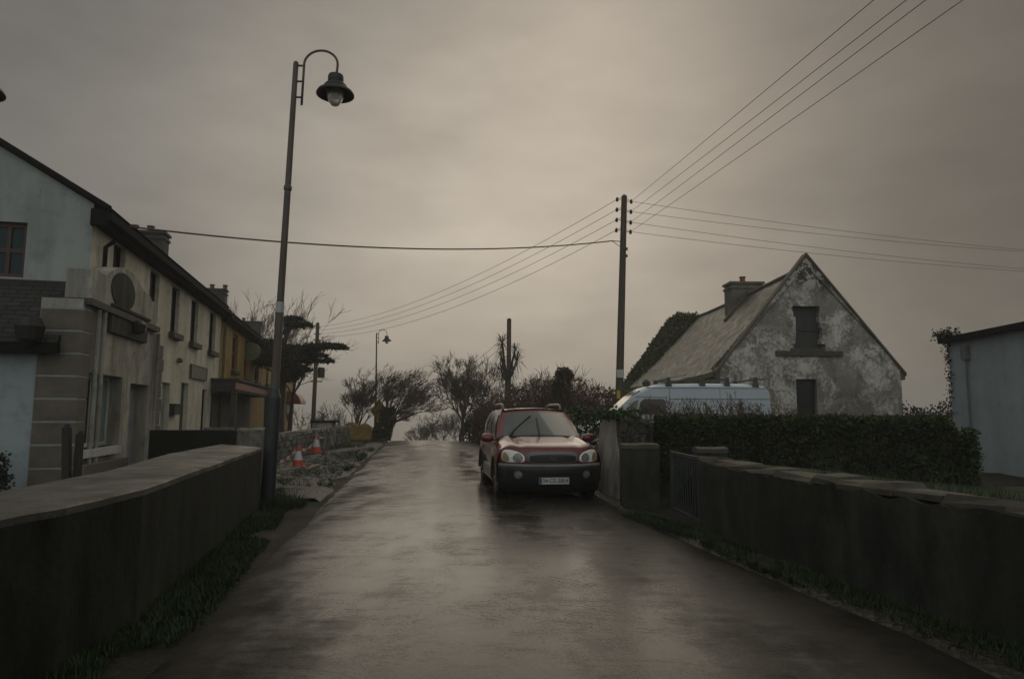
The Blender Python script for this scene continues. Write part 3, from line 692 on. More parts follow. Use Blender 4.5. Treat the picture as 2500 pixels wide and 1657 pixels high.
# ------------------------------------------------------------------ walls on the left
def wall_run(name, pts_o, pts_i, z0, ztop, mat_, label, capm=None, capt=.06, rough=.015, n=10, bulge=0):
    """low wall between an outer and an inner line; its top undulates slightly"""
    rt = empty(name, (pts_o[0][0], pts_o[0][1], 0), label, 'wall')
    def dense(ps):
        out = []
        for a, b in zip(ps, ps[1:]):
            for i in range(n): out.append((lerp(a[0], b[0], i / n), lerp(a[1], b[1], i / n)))
        return out + [ps[-1]]
    O, I = dense(pts_o), dense(pts_i)
    zt = ztop if callable(ztop) else (lambda i, t: ztop)
    N_ = len(O); b = MB(); cp = MB(); rows, crows = [], []
    for i in range(N_):
        o, q = Vector((*O[i], 0)), Vector((*I[i], 0)); t = i / (N_ - 1); gzz = zr(o.y) + z0
        z = zt(i, t) + rough * mnoise.noise((i * .23, ztop if not callable(ztop) else 2.0, 1)) * 2
        dd = (o - q).normalized(); jj = dd * (rough * 1.5 * mnoise.noise((t * 23, 4, 3)))
        V3 = lambda p, zz: (p.x, p.y, zz)
        rows.append([V3(o + jj, gzz), V3(o + jj, lerp(gzz, z, .35)), V3(o + jj * 2, lerp(gzz, z, .7)), V3(o + jj, z - capt), V3(q, z - capt), V3(q, gzz)])
        e = (.012 if bulge else .0) + bulge * (.6 * abs(mnoise.noise((i * .17, 7, 3))) + .25 * abs(mnoise.noise((i * .93, 5, 3)))); z += bulge * .3 * mnoise.noise((i * .71, 3, 8))
        crows.append([V3(o + dd * e, z - capt - bulge * (.4 + .8 * mnoise.noise((i * .37, 9, 3)))), V3(o + dd * e, z - .01), V3(o + dd * (e - .02), z), V3((o + q) / 2, z + .008 + bulge * .3), V3(q - dd * e, z), V3(q - dd * e, z - capt)])
    b.grid(rows); b.poly(rows[0]); b.poly(rows[-1][::-1]); b.build('wall_body', M[mat_], rt, smooth=False)
    if capm:
        cp.grid(crows, closed=True); cp.poly(crows[0]); cp.poly(crows[-1][::-1]); cp.build('coping', M[capm], rt)
    return rt
zt = .955
def gtop(px, py): p = G(px, py, zt); return (p.x, p.y)
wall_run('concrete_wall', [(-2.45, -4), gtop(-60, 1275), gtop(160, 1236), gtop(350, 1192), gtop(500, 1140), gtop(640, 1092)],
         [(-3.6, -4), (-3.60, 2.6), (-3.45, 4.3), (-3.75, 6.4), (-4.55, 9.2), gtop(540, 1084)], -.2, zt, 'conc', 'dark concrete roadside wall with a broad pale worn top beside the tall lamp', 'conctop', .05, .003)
zt2 = D(480, 1050, 16.1).z
wall_run('garden_wall', [(X(374, 16.1), 16.1), (X(592, 16.1), 16.1)], [(X(374, 16.1), 16.4), (X(592, 16.1), 16.4)], -.2, zt2, 'conc', 'black low garden wall in front of the cream house', None, 0, .006)
wall_run('garden_wall', [(X(588, 15.9), 15.85), (X(648, 15.9), 15.85)], [(X(588, 15.9), 16.5), (X(648, 15.9), 16.5)], -.2, zt2 + .03, 'stonegrey', 'short grey rubble wall end just behind the tall lamp base', 'stonegrey', .05, .03, bulge=.03)
# rubble walls by the cones
def rubble(name, label, p0, p1, h0, h1, th, seed, matb='stonegrey', capm='stonepale', capp=.55):
    rt = empty(name, (p0[0], p0[1], zr(p0[1])), label, 'wall'); rn = random.Random(seed)
    a, b = Vector((*p0, 0)), Vector((*p1, 0)); L_ = (b - a).length; d = (b - a) / L_; nn = Vector((-d.y, d.x, 0))
    st_, cp_ = MB(), MB(); z = -.1; 
    hh = lambda t: lerp(h0, h1, t) + .13 * mnoise.noise((t * 9 + seed, 1, 1))
    core = MB(); core.hexa([tuple(a - nn * th * .4 + Vector((0, 0, zr(a.y) - .2))), tuple(a + nn * th * .4 + Vector((0, 0, zr(a.y) - .2))), tuple(b + nn * th * .4 + Vector((0, 0, zr(b.y) - .2))), tuple(b - nn * th * .4 + Vector((0, 0, zr(b.y) - .2))),
                            tuple(a - nn * th * .4 + Vector((0, 0, zr(a.y) + h0 - .18))), tuple(a + nn * th * .4 + Vector((0, 0, zr(a.y) + h0 - .18))), tuple(b + nn * th * .4 + Vector((0, 0, zr(b.y) + h1 - .18))), tuple(b - nn * th * .4 + Vector((0, 0, zr(b.y) + h1 - .18)))])
    core.build('wall_core', M['conc'], rt)
    while z < max(h0, h1) + .2:
        ch = rn.uniform(.11, .2); u = -rn.random() * .2
        while u < L_:
            lw = rn.uniform(.18, .5); t = max(0, min(1, (u + lw / 2) / L_))
            if z < hh(t):
                j = lambda: rn.uniform(-.025, .025)
                zz = zr(lerp(a.y, b.y, t)) + z; o_ = rn.uniform(-.03, .03); P = []
                for (uu, vv, ww) in ((u, -1, 0), (u + lw, -1, 0), (u + lw, 1, 0), (u, 1, 0), (u, -1, 1), (u + lw, -1, 1), (u + lw, 1, 1), (u, 1, 1)):
                    q = a + d * (uu + j() + (.012 if uu == u else -.012)) + nn * (vv * (th / 2 + o_) + j()); P.append((q.x, q.y, zz + ww * (ch - .015) + j() * .6))
                (cp_ if z + ch >= hh(t) and rn.random() < capp else st_).hexa(P)
            u += lw
        z += ch
    st_.build('stonework', M[matb], rt)
    if cp_.v: cp_.build('capstones', M[capm], rt)
    return rt
rubble('rubble_wall', 'broken grey rubble wall with pale flat stones behind the orange cones', (-7.5, 19.5), (-8.7, 36), .72, .80, .5, 5)
rubble('rubble_wall', 'lower tumbled rubble wall behind the lamp post and the broken wall', (-9.6, 22), (-7.9, 23.0), .95, .85, .5, 15, capp=.3)
p = D(790, 1042, 31); m_ = MB()
wb = empty('wall_pier', (p.x, 31, 0), 'whitish square wall block rising behind the rubble wall', 'wall pier')
m_.box(X(766, 31), X(814, 31), 31, 31.8, -.2, D(790, 1031, 31).z); m_.build('pier_body', M['limewash_skylit'], wb, bevel=.04)
m_ = MB(); m_.box(X(764, 31), X(822, 31), 30.95, 31.85, D(790, 1031, 31).z, D(790, 1026, 31).z); m_.build('pier_cap', M['conc'], wb)
ow = empty('entrance_wall', (X(878, 38), 38, 0), 'ochre painted entrance wall with two rounded humps by the verge', 'wall')
m_ = MB(); rows = []
for i in range(25):
    pxx = 846 + 62 * i / 24; t = i / 24
    yt = 1036 - 7 * abs(math.sin(t * math.pi * 2)) + 6 * t; zz = D(pxx, yt, 38).z
    rows.append([(X(pxx, 38), 38, -.6), (X(pxx, 38), 38, zz - .1), (X(pxx, 38), 38.06, zz), (X(pxx, 38), 38.3, zz + .02), (X(pxx, 38), 38.5, zz - .05), (X(pxx, 38), 38.5, -.6)])
m_.grid(rows); m_.poly(rows[0]); m_.poly(rows[-1]); m_.build('wall_body', M['ochre'], ow)

# ------------------------------------------------------------------ right side: derelict cottage
CY = 25.4; CA = Vector((-.033, 1, 0)).normalized(); CN = Vector((-1, -.033, 0)).normalized()   # along, left
ap = D(1967, 622, CY); C0 = Vector((ap.x, CY, 0)); HW = 3.42; zE = D(1745, 905, CY).z + .12; zA = ap.z
def CW(u, v, d): q = C0 - CN * u + CA * (-d); return Vector((q.x, q.y, v))   # gable: u to the right, d towards camera
def CL(s, v, u): q = C0 + CA * s - CN * u; return Vector((q.x, q.y, v))       # s along the house
dc = empty('derelict_cottage', (C0.x, C0.y, 0), 'derelict stone cottage with a peeling whitewashed gable and mossy slate roof', 'house')
CLEN = 15.5
uof = lambda px, py: -(onplane(px, py, C0, CA) - C0).dot(CN)
zof = lambda px, py: onplane(px, py, C0, CA).z
rag = []
rn = random.Random(4)
for i, (l, r__) in enumerate(((1936, 2003), (1938, 2001), (1943, 2000), (1943, 2003), (1943, 2007), (1942, 2006), (1941, 2003), (1936, 2012))):
    y1, y0 = 747 + 13.2 * i, 747 + 13.2 * (i + 1)
    rag.append((uof(l, 800), uof(r__, 800), zof(1967, y0), zof(1967, y1)))
low = (uof(1945, 970), uof(1995, 970), -.3, zof(1967, 925))
topc = lambda u: zE + (zA - zE) * (1 - abs(u) / HW)
wl = MB(); holed(wl, CW, [-HW, -1.5, 0, 1.2, HW], topc, -.4, rag + [low], .28, rag)
for sgn in (-1, 1): wl.quad(CL(0, -.4, sgn * HW), CL(CLEN, -.4, sgn * HW), CL(CLEN, zE, sgn * HW), CL(0, zE, sgn * HW))
holed(wl, lambda u, v, d: CL(CLEN, v, u), [-HW, 0, HW], topc, -.4, [])
wl.build('wall', M['peel'], dc)
m_ = MB(); fbox(m_, CW, rag[0][0] - .05, rag[4][1] + .05, rag[-1][2], rag[0][3], -.30, -.24)
fbox(m_, CW, rag[0][0] + .1, rag[0][0] + .52, rag[-1][2], rag[0][3], -.24, -.225); fbox(m_, CW, rag[0][0] + .1, rag[4][1] - .05, rag[-1][2] + .72, rag[-1][2] + .80, -.225, -.20)
wd = m_.build('window', M['board'], dc)
m_ = MB(); fbox(m_, CW, uof(1893, 860), uof(2055, 860), zof(1967, 869), zof(1967, 857), .0, .10); fbox(m_, CW, uof(1930, 860), uof(2012, 860), zof(1967, 857), zof(1967, 850), .0, .06); m_.build('sill', M['sillstone'], wd)
m_ = MB(); fbox(m_, CW, low[0], low[1], low[2], low[3], -.26, -.2); fbox(m_, CW, low[0] + .08, low[1] - .08, low[3] - .95, low[3] - .1, -.2, -.17); m_.build('door', M['black'], dc)
rf = MB(); zG = zA; zA = zG - .50; kk = (zA - zE) / HW; ov = .18; kg = (zG - zE) / HW
def sag(s): return -.10 * math.sin(math.pi * min(1, s / CLEN)) + .025 * mnoise.noise((s * .9, 0, 0))
S_ = [i * CLEN / 30 for i in range(31)]
for sgn in (-1, 1):
    rows = []
    for s in S_:
        rows.append([CL(s - .06, lerp(zE - ov * kk, zA, t) + .06 + sag(s) + .02 * mnoise.noise((s * 2, t * 6, sgn)), sgn * lerp(HW + ov, 0, t)) for t in [q / 14 for q in range(15)]])
    ln = math.hypot(HW, zA - zE)
    rf.grid(rows, uv=lambda i, k: (S_[min(i, 30)], ln * k / 14))
    rf.grid([[r[0] for r in rows], [r[0] + Vector((0, 0, -.12)) for r in rows]], uv=lambda i, k: (0, 0))
ro = rf.build('roof', M['oldslate'], dc)
m_ = MB()
for sgn, mmm in ((-1, 0), (1, 0)):                    # raised verge along the gable
    fbox(m_, lambda u, v, d: CL(d, v, sgn * u), HW - .02, HW + ov - .02, zE - .42, zE - .10, .0, .34)
    m_.hexa([CL(-.07, zE - ov * kg - .04, sgn * (HW + ov)), CL(.34, zE - ov * kg - .12, sgn * (HW + ov)), CL(.34, zA - .1, 0), CL(-.07, zG - .01, 0),
             CL(-.07, zE - ov * kg + .07, sgn * (HW + ov)), CL(.34, zE - ov * kg + .06, sgn * (HW + ov)), CL(.34, zG + .06, 0), CL(-.07, zG + .08, 0)])
m_.build('verge_coping', M['ridge'], ro)
m_ = MB(); rn = random.Random(12)
for i in range(900):                                   # moss tufts where the verge meets the slates
    t = rn.random(); q = CL(rn.uniform(.2, .55), lerp(zE - ov * kk, zA, t) + .1, -lerp(HW + ov, 0, t)); m_.leaf(q, .07, .9, (rn.gauss(0, .5), rn.gauss(0, .5), 1), rn)
m_.build('moss', M['mosscop'], ro)
m_ = MB(); m_.tube([CL(s, zA + .08 + sag(s), 0) for s in S_], .10, 8); m_.build('ridge_tiles', M['ridge'], ro)
m_ = MB(); m_.obox(CL(.1, zE - ov * kk - .10, -HW - ov), CL(CLEN, zE - ov * kk - .10, -HW - ov), .10, .10); m_.obox(CL(.1, zE - ov * kk - .30, -HW - .12), CL(CLEN, zE - ov * kk - .30, -HW - .12), .06, .16); m_.build('gutter', M['mosscop'], dc)
sch = 6.4; p = CL(sch, 0, 0); zc_ = D(1808, 692, CY + sch).z
chimney(dc, p, CA, CN, .95, 1.5, zA - .9, zc_, (.02,), 'chim2', 'redpot', .32)
m_ = MB(); m_.obox(CL(sch - .60, zA - 1.25, -1.15), CL(sch - .60, zA + .10, -.02), .16, .12); m_.build('chimney_flashing', M['ridge'], dc)
# ivy over the far end of the cottage
iv = MB(); rn = random.Random(21); core = MB()
def ivypt(s, t, off):
    b = lerp(HW + ov, 0, t) if t <= 1 else -lerp(0, HW, t - 1)
    return CL(s, (lerp(zE - 1.2, zA, t) if t <= 1 else lerp(zA, zE, t - 1)) + off, -b - (off * .8 if t <= 1 else 0))
S2 = [13.2 + i * .5 for i in range(16)]
T2 = [i / 10 for i in range(21)]
rows = [[ivypt(s + (1 - min(1, t)) * 2.2 * (1 if i == 0 else 0), t, .12 + .4 * math.sin(math.pi * min(1, i / 15)) + .22 * mnoise.noise((s * .8, t * 3, 2))) for t in T2] for i, s in enumerate(S2)]
core.grid(rows); core.poly(rows[-1])
ivt = empty('ivy', CL(14.5, 0, -3.4), 'thick green ivy mound smothering the far end of the cottage roof', 'ivy')
core.build('ivy_core', M['hedge'], ivt, smooth=True)
for _ in range(15000):
    i = rn.random() * 14.99; j = rn.random() * 19.99; a, b = int(i), int(j)
    q = Vector(rows[a][b]).lerp(Vector(rows[a + 1][b]), i - a).lerp(Vector(rows[a][b + 1]).lerp(Vector(rows[a + 1][b + 1]), i - a), j - b)
    q += Vector((rn.gauss(0, .05), rn.gauss(0, .05), rn.gauss(0, .06))); iv.leaf(q, rn.uniform(.10, .2), .8, (-.5 + rn.gauss(0, .7), -.4 + rn.gauss(0, .7), .5 + rn.gauss(0, .6)), rn)
iv.build('leaves', M['ivy'], ivt)

# white outbuilding on the right edge
def BX(y): return 12.84 + .075 * (y - 20)
ob = empty('outbuilding', (BX(20), 20, 0), 'plain pale whitewashed outbuilding with a dark roof edge at the right', 'outbuilding')
bz = D(2318, 822, 20).z
def BW(u, v, d): return Vector((BX(20 - u) - d, 20 - u, v))
m_ = MB(); holed(m_, BW, [0, 3, 6, 9, 13], lambda u: bz, -.3, [])
m_.quad((BX(20), 20, -.3), (BX(20) + 6, 20.2, -.3), (BX(20) + 6, 20.2, bz + .0), (BX(20), 20, bz)); m_.add([(BX(20), 20, bz), (BX(20) + 6, 20.2, bz), (BX(20) + 3, 20.1, bz + .2)], [(0, 1, 2)])
m_.build('wall', M['barn'], ob)
m_ = MB(); slab(m_, BW(-.15, bz - .05, .18), BW(13, bz - .05, .18), BW(13, bz + .25, -3), BW(-.15, bz + .25, -3), .14); m_.build('roof', M['slate'], ob)
m_ = MB(); fbox(m_, BW, -.15, 13, bz - .20, bz - .04, .05, .22); m_.build('gutter', M['darkpaint'], ob)
m_ = MB(); uu = .95; m_.tube([BW(uu, bz - .72, .06), BW(uu, .3, .06)], .028, 6); fbox(m_, BW, uu - .12, uu + .12, bz - .75, bz - .35, .01, .14); m_.build('cable_box', M['trim'], ob)
tv = MB(); rn = random.Random(8)
for _ in range(800):
    z = bz + .1 - abs(rn.gauss(0, .8)) if rn.random() < .7 else bz - rn.random() * 2.4
    tv.leaf((BX(20) + rn.gauss(.02, .045), 20 + rn.gauss(-.02, .10), max(.8, z)), rn.uniform(.04, .085), .8, None, rn)
for _ in range(300): tv.leaf(BW(rn.gauss(.1, .28), bz + .05 + rn.gauss(0, .07), .1 + rn.gauss(0, .1)), rn.uniform(.05, .1), .8, None, rn)
tag(tv.build('ivy', M['cypress']), 'dark ivy creeping up the corner and eave of the pale outbuilding', 'ivy')

# ------------------------------------------------------------------ right roadside walls, pier, gate
zt3 = .965
def rt_top(i, t): return zt3 + .022 * mnoise.noise((t * 11, 0, 3)) + .015 * mnoise.noise((t * 37, 0, 3)) - .03 * t
rwall = wall_run('roadside_wall', [(2.42, 8.95), (2.75, 6.9), (3.22, 4.6), (3.9, 1.6), (5.0, -4)], [(2.74, 9.0), (3.08, 7.0), (3.56, 4.7), (4.25, 1.7), (5.4, -4)], -.2, rt_top, 'oldwall', 'long dark mossy roadside wall with crumbling brownish coping on the right', None, .09, .02, 46)
cp = MB(); rn = random.Random(71); y = 8.97
ox_ = lambda y: itp([(-4, 5.0), (1.6, 3.9), (4.6, 3.22), (6.9, 2.75), (8.95, 2.42)], y)
while y > -3.5:
    ln = rn.uniform(.22, .62); h = rn.uniform(.05, .10); ins = rn.uniform(-.0, .03); zb = zt3 - .105 + rn.uniform(-.02, .01); P = []
    for lv, (zz, e) in enumerate(((0, 0), (.55 * h, rn.uniform(-.005, .01)), (h, -.035))):
        for (yy, side) in ((y, 0), (y - ln + .012, 0), (y - ln + .012, 1), (y, 1)):
            P.append((ox_(yy) - e + ins if side == 0 else ox_(yy) + .33 + e, yy + rn.uniform(-.012, .012) + (.03 if lv == 2 and yy != y else 0) - (.03 if lv == 2 and yy == y else 0), zb + zz + rn.uniform(-.024, .024) * (lv > 0)))
    cp.add(P, [(3, 2, 1, 0), (8, 9, 10, 11)] + [(a + l * 4, (a + 1) % 4 + l * 4, (a + 1) % 4 + l * 4 + 4, a + l * 4 + 4) for l in (0, 1) for a in range(4)])
    y -= ln
cp.build('coping_stones', M['coping'], rwall)
wall_run('gate_pier', [(X(1516, 11.1), 11.1), (X(1602, 11.1), 10.95)], [(X(1516, 11.1) + .03, 11.55), (X(1602, 11.1) + .03, 11.4)], -.2, D(1560, 1084, 11.1).z, 'oldwall', 'stubby dark stone gate pier with a lichened top left of the gate', 'coping', .06, .02, 9, bulge=.025)
m_ = MB(); zt4 = D(1560, 1018, 12.4).z
wall_run('rubble_pier', [(X(1514, 12.3), 12.3), (X(1592, 12.4), 12.4)], [(X(1514, 12.3), 12.8), (X(1592, 12.4), 12.85)], -.2, lambda i, t: zt4 - .10 * t * t + .03 * mnoise.noise((t * 7, 3, 3)), 'rubbletex', 'tall rubble wall end beside the red car', 'rubbletex', .06, .05, 14, bulge=.05)
lw = empty('skylit_wall', (1.75, 12.5, 0), 'rough wall face, coloured pale as lit by the sky, turning the corner beside the car', 'wall')
rows = []
for i in range(14):
    t = i / 13; y_ = 12.37 + 1.6 * t; xx = X(1511, 12.3) - .14 * 1.6 * t
    rows.append([(xx - .05 + .03 * mnoise.noise((t * 5, z * 3, 5)) + .03 * z / 1.5, y_, lerp(-.1, zt4 - .02 + .05 * mnoise.noise((t * 4, 2, 2)), z / 8)) for z in range(9)] + [(xx + .12, y_, zt4 - .06), (xx + .12, y_, -.1)])
m_.grid(rows); m_.poly(rows[0]); m_.poly(rows[-1]); m_.build('wall_body', M['limewash_skylit'], lw)  # sky light on this side face is put into its pale colour
m_ = MB(); rn = random.Random(9)
for _ in range(700):
    t = rn.random(); m_.leaf((X(1513, 12.25) - .22 * t + rn.uniform(-.1, .4), 12.25 + 1.6 * t, zt4 + rn.gauss(.02, .05)), rn.uniform(.05, .1), .7, (rn.gauss(0, .6), rn.gauss(0, .6), .6), rn)
m_.build('moss', M['greenbush'], lw)
gt = empty('garden_gate', (2.40, 10.35, 0), 'narrow rusted metal bar gate in the gap of the roadside wall', 'gate')
ga, gb = Vector((2.40, 10.35, 0)), Vector((2.46, 9.05, 0)); gh = .93
m_ = MB()
for z in (.12, gh): m_.obox(ga + Vector((0, 0, z)), gb + Vector((0, 0, z)), .03, .045)
for q in (ga, gb): m_.obox(q + Vector((0, 0, .08)), q + Vector((0, 0, gh + .03)), .045, .045)
m_.build('gate_frame', M['gate'], gt)
m_ = MB()
for i in range(1, 12):
    q = ga.lerp(gb, i / 12); m_.tube([q + Vector((0, 0, .12)), q + Vector((0, 0, gh))], .009, 6)
m_.build('gate_bars', M['gate'], gt)
m_ = MB(); q = D(1728, 1096, 9.8)
wall_run('gate_pier', [(2.62, 9.75), (X(1762, 9.9), 9.7)], [(2.64, 10.1), (X(1762, 9.9), 10.05)], -.2, D(1730, 1093, 9.8).z, 'oldwall', 'low stone stub peeping over the roadside wall right of the gate', 'coping', .06, .02, 5, bulge=.02)

# ------------------------------------------------------------------ street lamps
def make_lamp(base, top, scale_base=True):
    b, t = Vector(base), Vector(top); ax = (t - b).normalized(); H = (t - b).length
    rt = empty('street_lamp', base, 'lamp', 'street lamp', 'swan neck street lamps')
    at = lambda h: b + ax * h
    m_ = MB(); m_.tube([at(-.1), at(.02), at(.04), at(1.75), at(1.85), at(1.9)], [.135, .135, .118, .112, .085, .07], 16); m_.build('post_base', M['lampdark'], rt, smooth=False)
    m_ = MB(); m_.tube([at(1.88), at(3.3), at(3.32), at(5.30), at(5.32), at(5.38), at(5.40), at(H - .03), at(H)], [.070, .066, .060, .054, .068, .068, .052, .045, .02], 14); m_.build('post', M['lampmetal'], rt)
    m_ = MB(); m_.tube([at(3.18), at(3.36)], .068, 14); m_.build('number_band', M['tagwhite'], rt)
    sx_ = Vector((1, 0, 0)); sx_ = (sx_ - ax * sx_.dot(ax)).normalized()
    m_ = MB(); ox = .145
    arc = [at(H - .80) + sx_ * ox, at(H - .12) + sx_ * ox]
    Rr = .295; cc_ = at(H - .05) + sx_ * (ox + Rr)
    for i in range(0, 19):
        a = math.pi - math.pi * i / 18; arc.append(cc_ + sx_ * Rr * math.cos(a) + ax * (.26 * math.sin(a)))
    end = cc_ + sx_ * (Rr - .02) - ax * .19; arc += [cc_ + sx_ * (Rr - .005) - ax * .1, end]
    m_.tube(arc, .021, 10)
    for h in (.08, .37, .66): m_.tube([at(H - h), at(H - h) + sx_ * ox], .018, 8)
    m_.build('arm', M['lampmetal'], rt, smooth=True)
    e = end; Z = Vector((0, 0, 1))
    m_ = MB(); pr = [(.03, .02), (.125, .0), (.135, -.03), (.135, -.13), (.125, -.15), (.17, -.165), (.20, -.20), (.205, -.245), (.25, -.265), (.30, -.30), (.325, -.345), (.325, -.365), (.30, -.35), (.22, -.29), (.12, -.27), (.0, -.27)]
    m_.lathe(pr, e, 28, cap=False); m_.build('lamp_shade', M['lamphead'], rt, smooth=True)
    m_ = MB(); m_.lathe([(.145, -.285), (.145, -.36), (.13, -.43), (.10, -.50), (.06, -.55), (.0, -.565)], e, 24, cap=False); m_.build('lamp_glass', M['lampglass'], rt, smooth=True)
    return rt
lb = G(652, 1232, 0); ltop = D(723, 150, lb.y)
lamp = make_lamp((lb.x, lb.y, 0), ltop); lamp['label'] = 'tall leaning grey street lamp at the end of the concrete wall'
lamp2 = copy_tree(lamp); p = D(917, 1060, 48); lamp2.location = (p.x, 48, zr(48) + .1); lamp2.rotation_euler = (0, R(-2.2), 0); lamp2['label'] = 'distant small street lamp rising out of the windswept bare tree'
hd = [k for k in kids(lamp) if k.name.startswith('lamp_shade')][0]
hc = Vector(hd.data.vertices[0].co)
lamp3 = copy_tree(lamp); c = D(-46, 158, 8.8); lamp3.location = (c.x - hc.x, c.y - hc.y, c.z - hc.z)
lamp3['label'] = 'black lamp head just showing at the left edge of the view'

# ------------------------------------------------------------------ poles
def pole(px_t, py_t, px_b, Y, mat_, r0, r1, label, tilt=True, zb=None):
    t = D(px_t, py_t, Y); zb = zr(Y) - .2 if zb is None else zb
    xb = X(px_b, Y); rt = empty('utility_pole', (xb, Y, zb), label, 'utility pole', 'wooden utility poles')
    b = Vector((xb, Y, zb)); m_ = MB(); m_.tube([b, b.lerp(t, .5), t - Vector((0, 0, .06)), t], [r0, (r0 + r1) / 2, r1, r1 * .55], 14); m_.build('pole_shaft', M[mat_], rt, smooth=False)
    return rt, t, b
PY = 24.6
p1, P1T, P1B = pole(1524, 476, 1506, PY, 'pole', .155, .105, 'tall dark wooden utility pole behind the parked van')
def onpole(py): 
    z = D(1520, py, PY).z; t = (z - P1B.z) / (P1T.z - P1B.z); return P1B.lerp(P1T, t)
INS_L, INS_R = [], []
for i, (yl_, yr_) in enumerate(((487, 492), (512, 517), (537, 543), (562, 566))):
    for sgn, yy, lst in ((-1, yl_, INS_L), (1, yr_, INS_R)):
        c = onpole(yy); m_ = MB()
        e = c + Vector((sgn * .26, -.02, .0)); m_.tube([c, e], .012, 6); m_.tube([c + Vector((0, 0, .12)), e + Vector((sgn * -.04, 0, .03))], .008, 5); m_.build('bracket', M['insul'], p1)
        m_ = MB(); m_.lathe([(.02, -.09), (.055, -.07), (.045, -.03), (.06, .0), (.045, .04), (.02, .08)], e, 10); m_.build('insulator', M['insul'], p1, smooth=True)
        lst.append(e)
m_ = MB(); c = onpole(912); m_.box(c.x - .14, c.x + .12, PY - .19, PY - .16, c.z - .15, c.z + .14); m_.build('number_plate', M['tagwhite'], p1)
m_ = MB(); c = onpole(962); m_.box(c.x - .12, c.x + .0, PY - .19, PY - .165, c.z - .16, c.z + .13); m_.build('danger_plate', M['tagyellow'], p1)
m_ = MB(); c = onpole(590); SVC = c + Vector((-.42, -.03, .02)); m_.tube([c, SVC], .016, 6); m_.tube([c - Vector((0, 0, .28)), c + Vector((-.2, 0, -.12)), SVC], .012, 5); m_.build('service_bracket', M['insul'], p1)
for yy in (608, 625): 
    m_ = MB(); c = onpole(yy); m_.box(c.x + .1, c.x + .17, PY - .06, PY + .02, c.z - .05, c.z + .05); m_.build('step_bolt', M['insul'], p1)
m_ = MB(); q = MB()
p2, P2T, P2B = pole(776, 787, 768, 48, 'pole', .16, .12, 'dark utility pole standing in the cypress on the left')
for yy in (800, 815, 830):
    c = P2B.lerp(P2T, (D(775, yy, 48).z - P2B.z) / (P2T.z - P2B.z)); m_ = MB(); m_.tube([c + Vector((-.22, 0, 0)), c + Vector((.25, -.1, 0))], .035, 6); m_.build('bracket', M['insul'], p2)
c = P2B.lerp(P2T, (D(775, 910, 48).z - P2B.z) / (P2T.z - P2B.z)); m_ = MB(); m_.lathe([(.22, -.35), (.25, -.3), (.25, .3), (.2, .38)], c + Vector((.42, -.05, 0)), 14); m_.obox(c + Vector((0, 0, .1)), c + Vector((.4, 0, .1)), .06, .08); m_.build('transformer', M['insul'], p2)
m_ = MB(); m_.obox(c + Vector((-.35, 0, -.6)), c + Vector((.5, 0, -.6)), .08, .08); m_.build('crossarm', M['insul'], p2)
p3, P3T, P3B = pole(1243, 777, 1242, 46, 'rustpole', .17, .15, 'reddish brown utility pole beside the cabbage palm')
p4, P4T, P4B = pole(946, 950, 946, 72, 'rustpole', .17, .12, 'thin far utility pole beyond the crest of the road')

# ------------------------------------------------------------------ wires
def wire(a, b, sag_, r, label, group):
    a, b = Vector(a), Vector(b); m_ = MB(); n = 24
    m_.tube([a.lerp(b, i / n) - Vector((0, 0, sag_ * 4 * (i / n) * (1 - i / n))) for i in range(n + 1)], r, 5)
    return tag(m_.build('overhead_wire', M['wire'], smooth=True), label, 'wire', group)
nth = ('topmost', 'second', 'third', 'lowest')
for i, (tx, src) in enumerate(((2124, INS_R[0]), (2203, INS_R[1]), (2250, INS_R[2]), (2340, INS_R[3]))):
    top_ = D(tx, 0, 9.5); d = (top_ - src); e = src + d * 1.8
    wire(src, e, .05, .0065, '%s of four wires climbing from the tall pole to the upper right' % nth[i], 'wires to the upper right')
for i, (y0, y1) in enumerate(((495, 600), (520, 604), (545, 646), (567, 652))):
    e = D(2500, y1, 30); s_ = INS_R[i]; e2 = s_ + (e - s_) * 1.35
    wire(s_, e2, .25, .0075, '%s of four wires running right over the cottage gable' % nth[i], 'wires to the right')
for i, yy in enumerate((797, 806, 815)):
    wire(INS_L[i], D(780, yy, 47.9), .9, .009, '%s of the wires sagging left from the tall pole to the cypress pole' % ('topmost', 'middle', 'lowest')[i], 'wires to the left')
wire(INS_L[3], D(782, 822, 47.9), 1.0, .009, 'fourth wire below the three sagging left from the tall pole', 'wires to the left')
e = FW(FP(296, 549, -.4)[0], 0, -.4); e = onplane(298, 551, F0 + FN * .2, FN)
wire(SVC, e, .42, .022, 'thick black service cable crossing from the cream house eave to the tall pole', None)
for i in range(3):
    wire(P3T - Vector((0, 0, .9 + .5 * i)), D(1120 + 6 * i, 905 + 12 * i, 70), .3, .014, '%s short wire from the reddish pole down into the bare trees' % ('upper', 'middle', 'lower')[i], 'wires from the reddish pole')
wire(P4B.lerp(P4T, .97), D(1080, 985, 72) + Vector((3, 8, 0)), .2, .016, 'faint far wire from the thin pole towards the right hand tree', None)

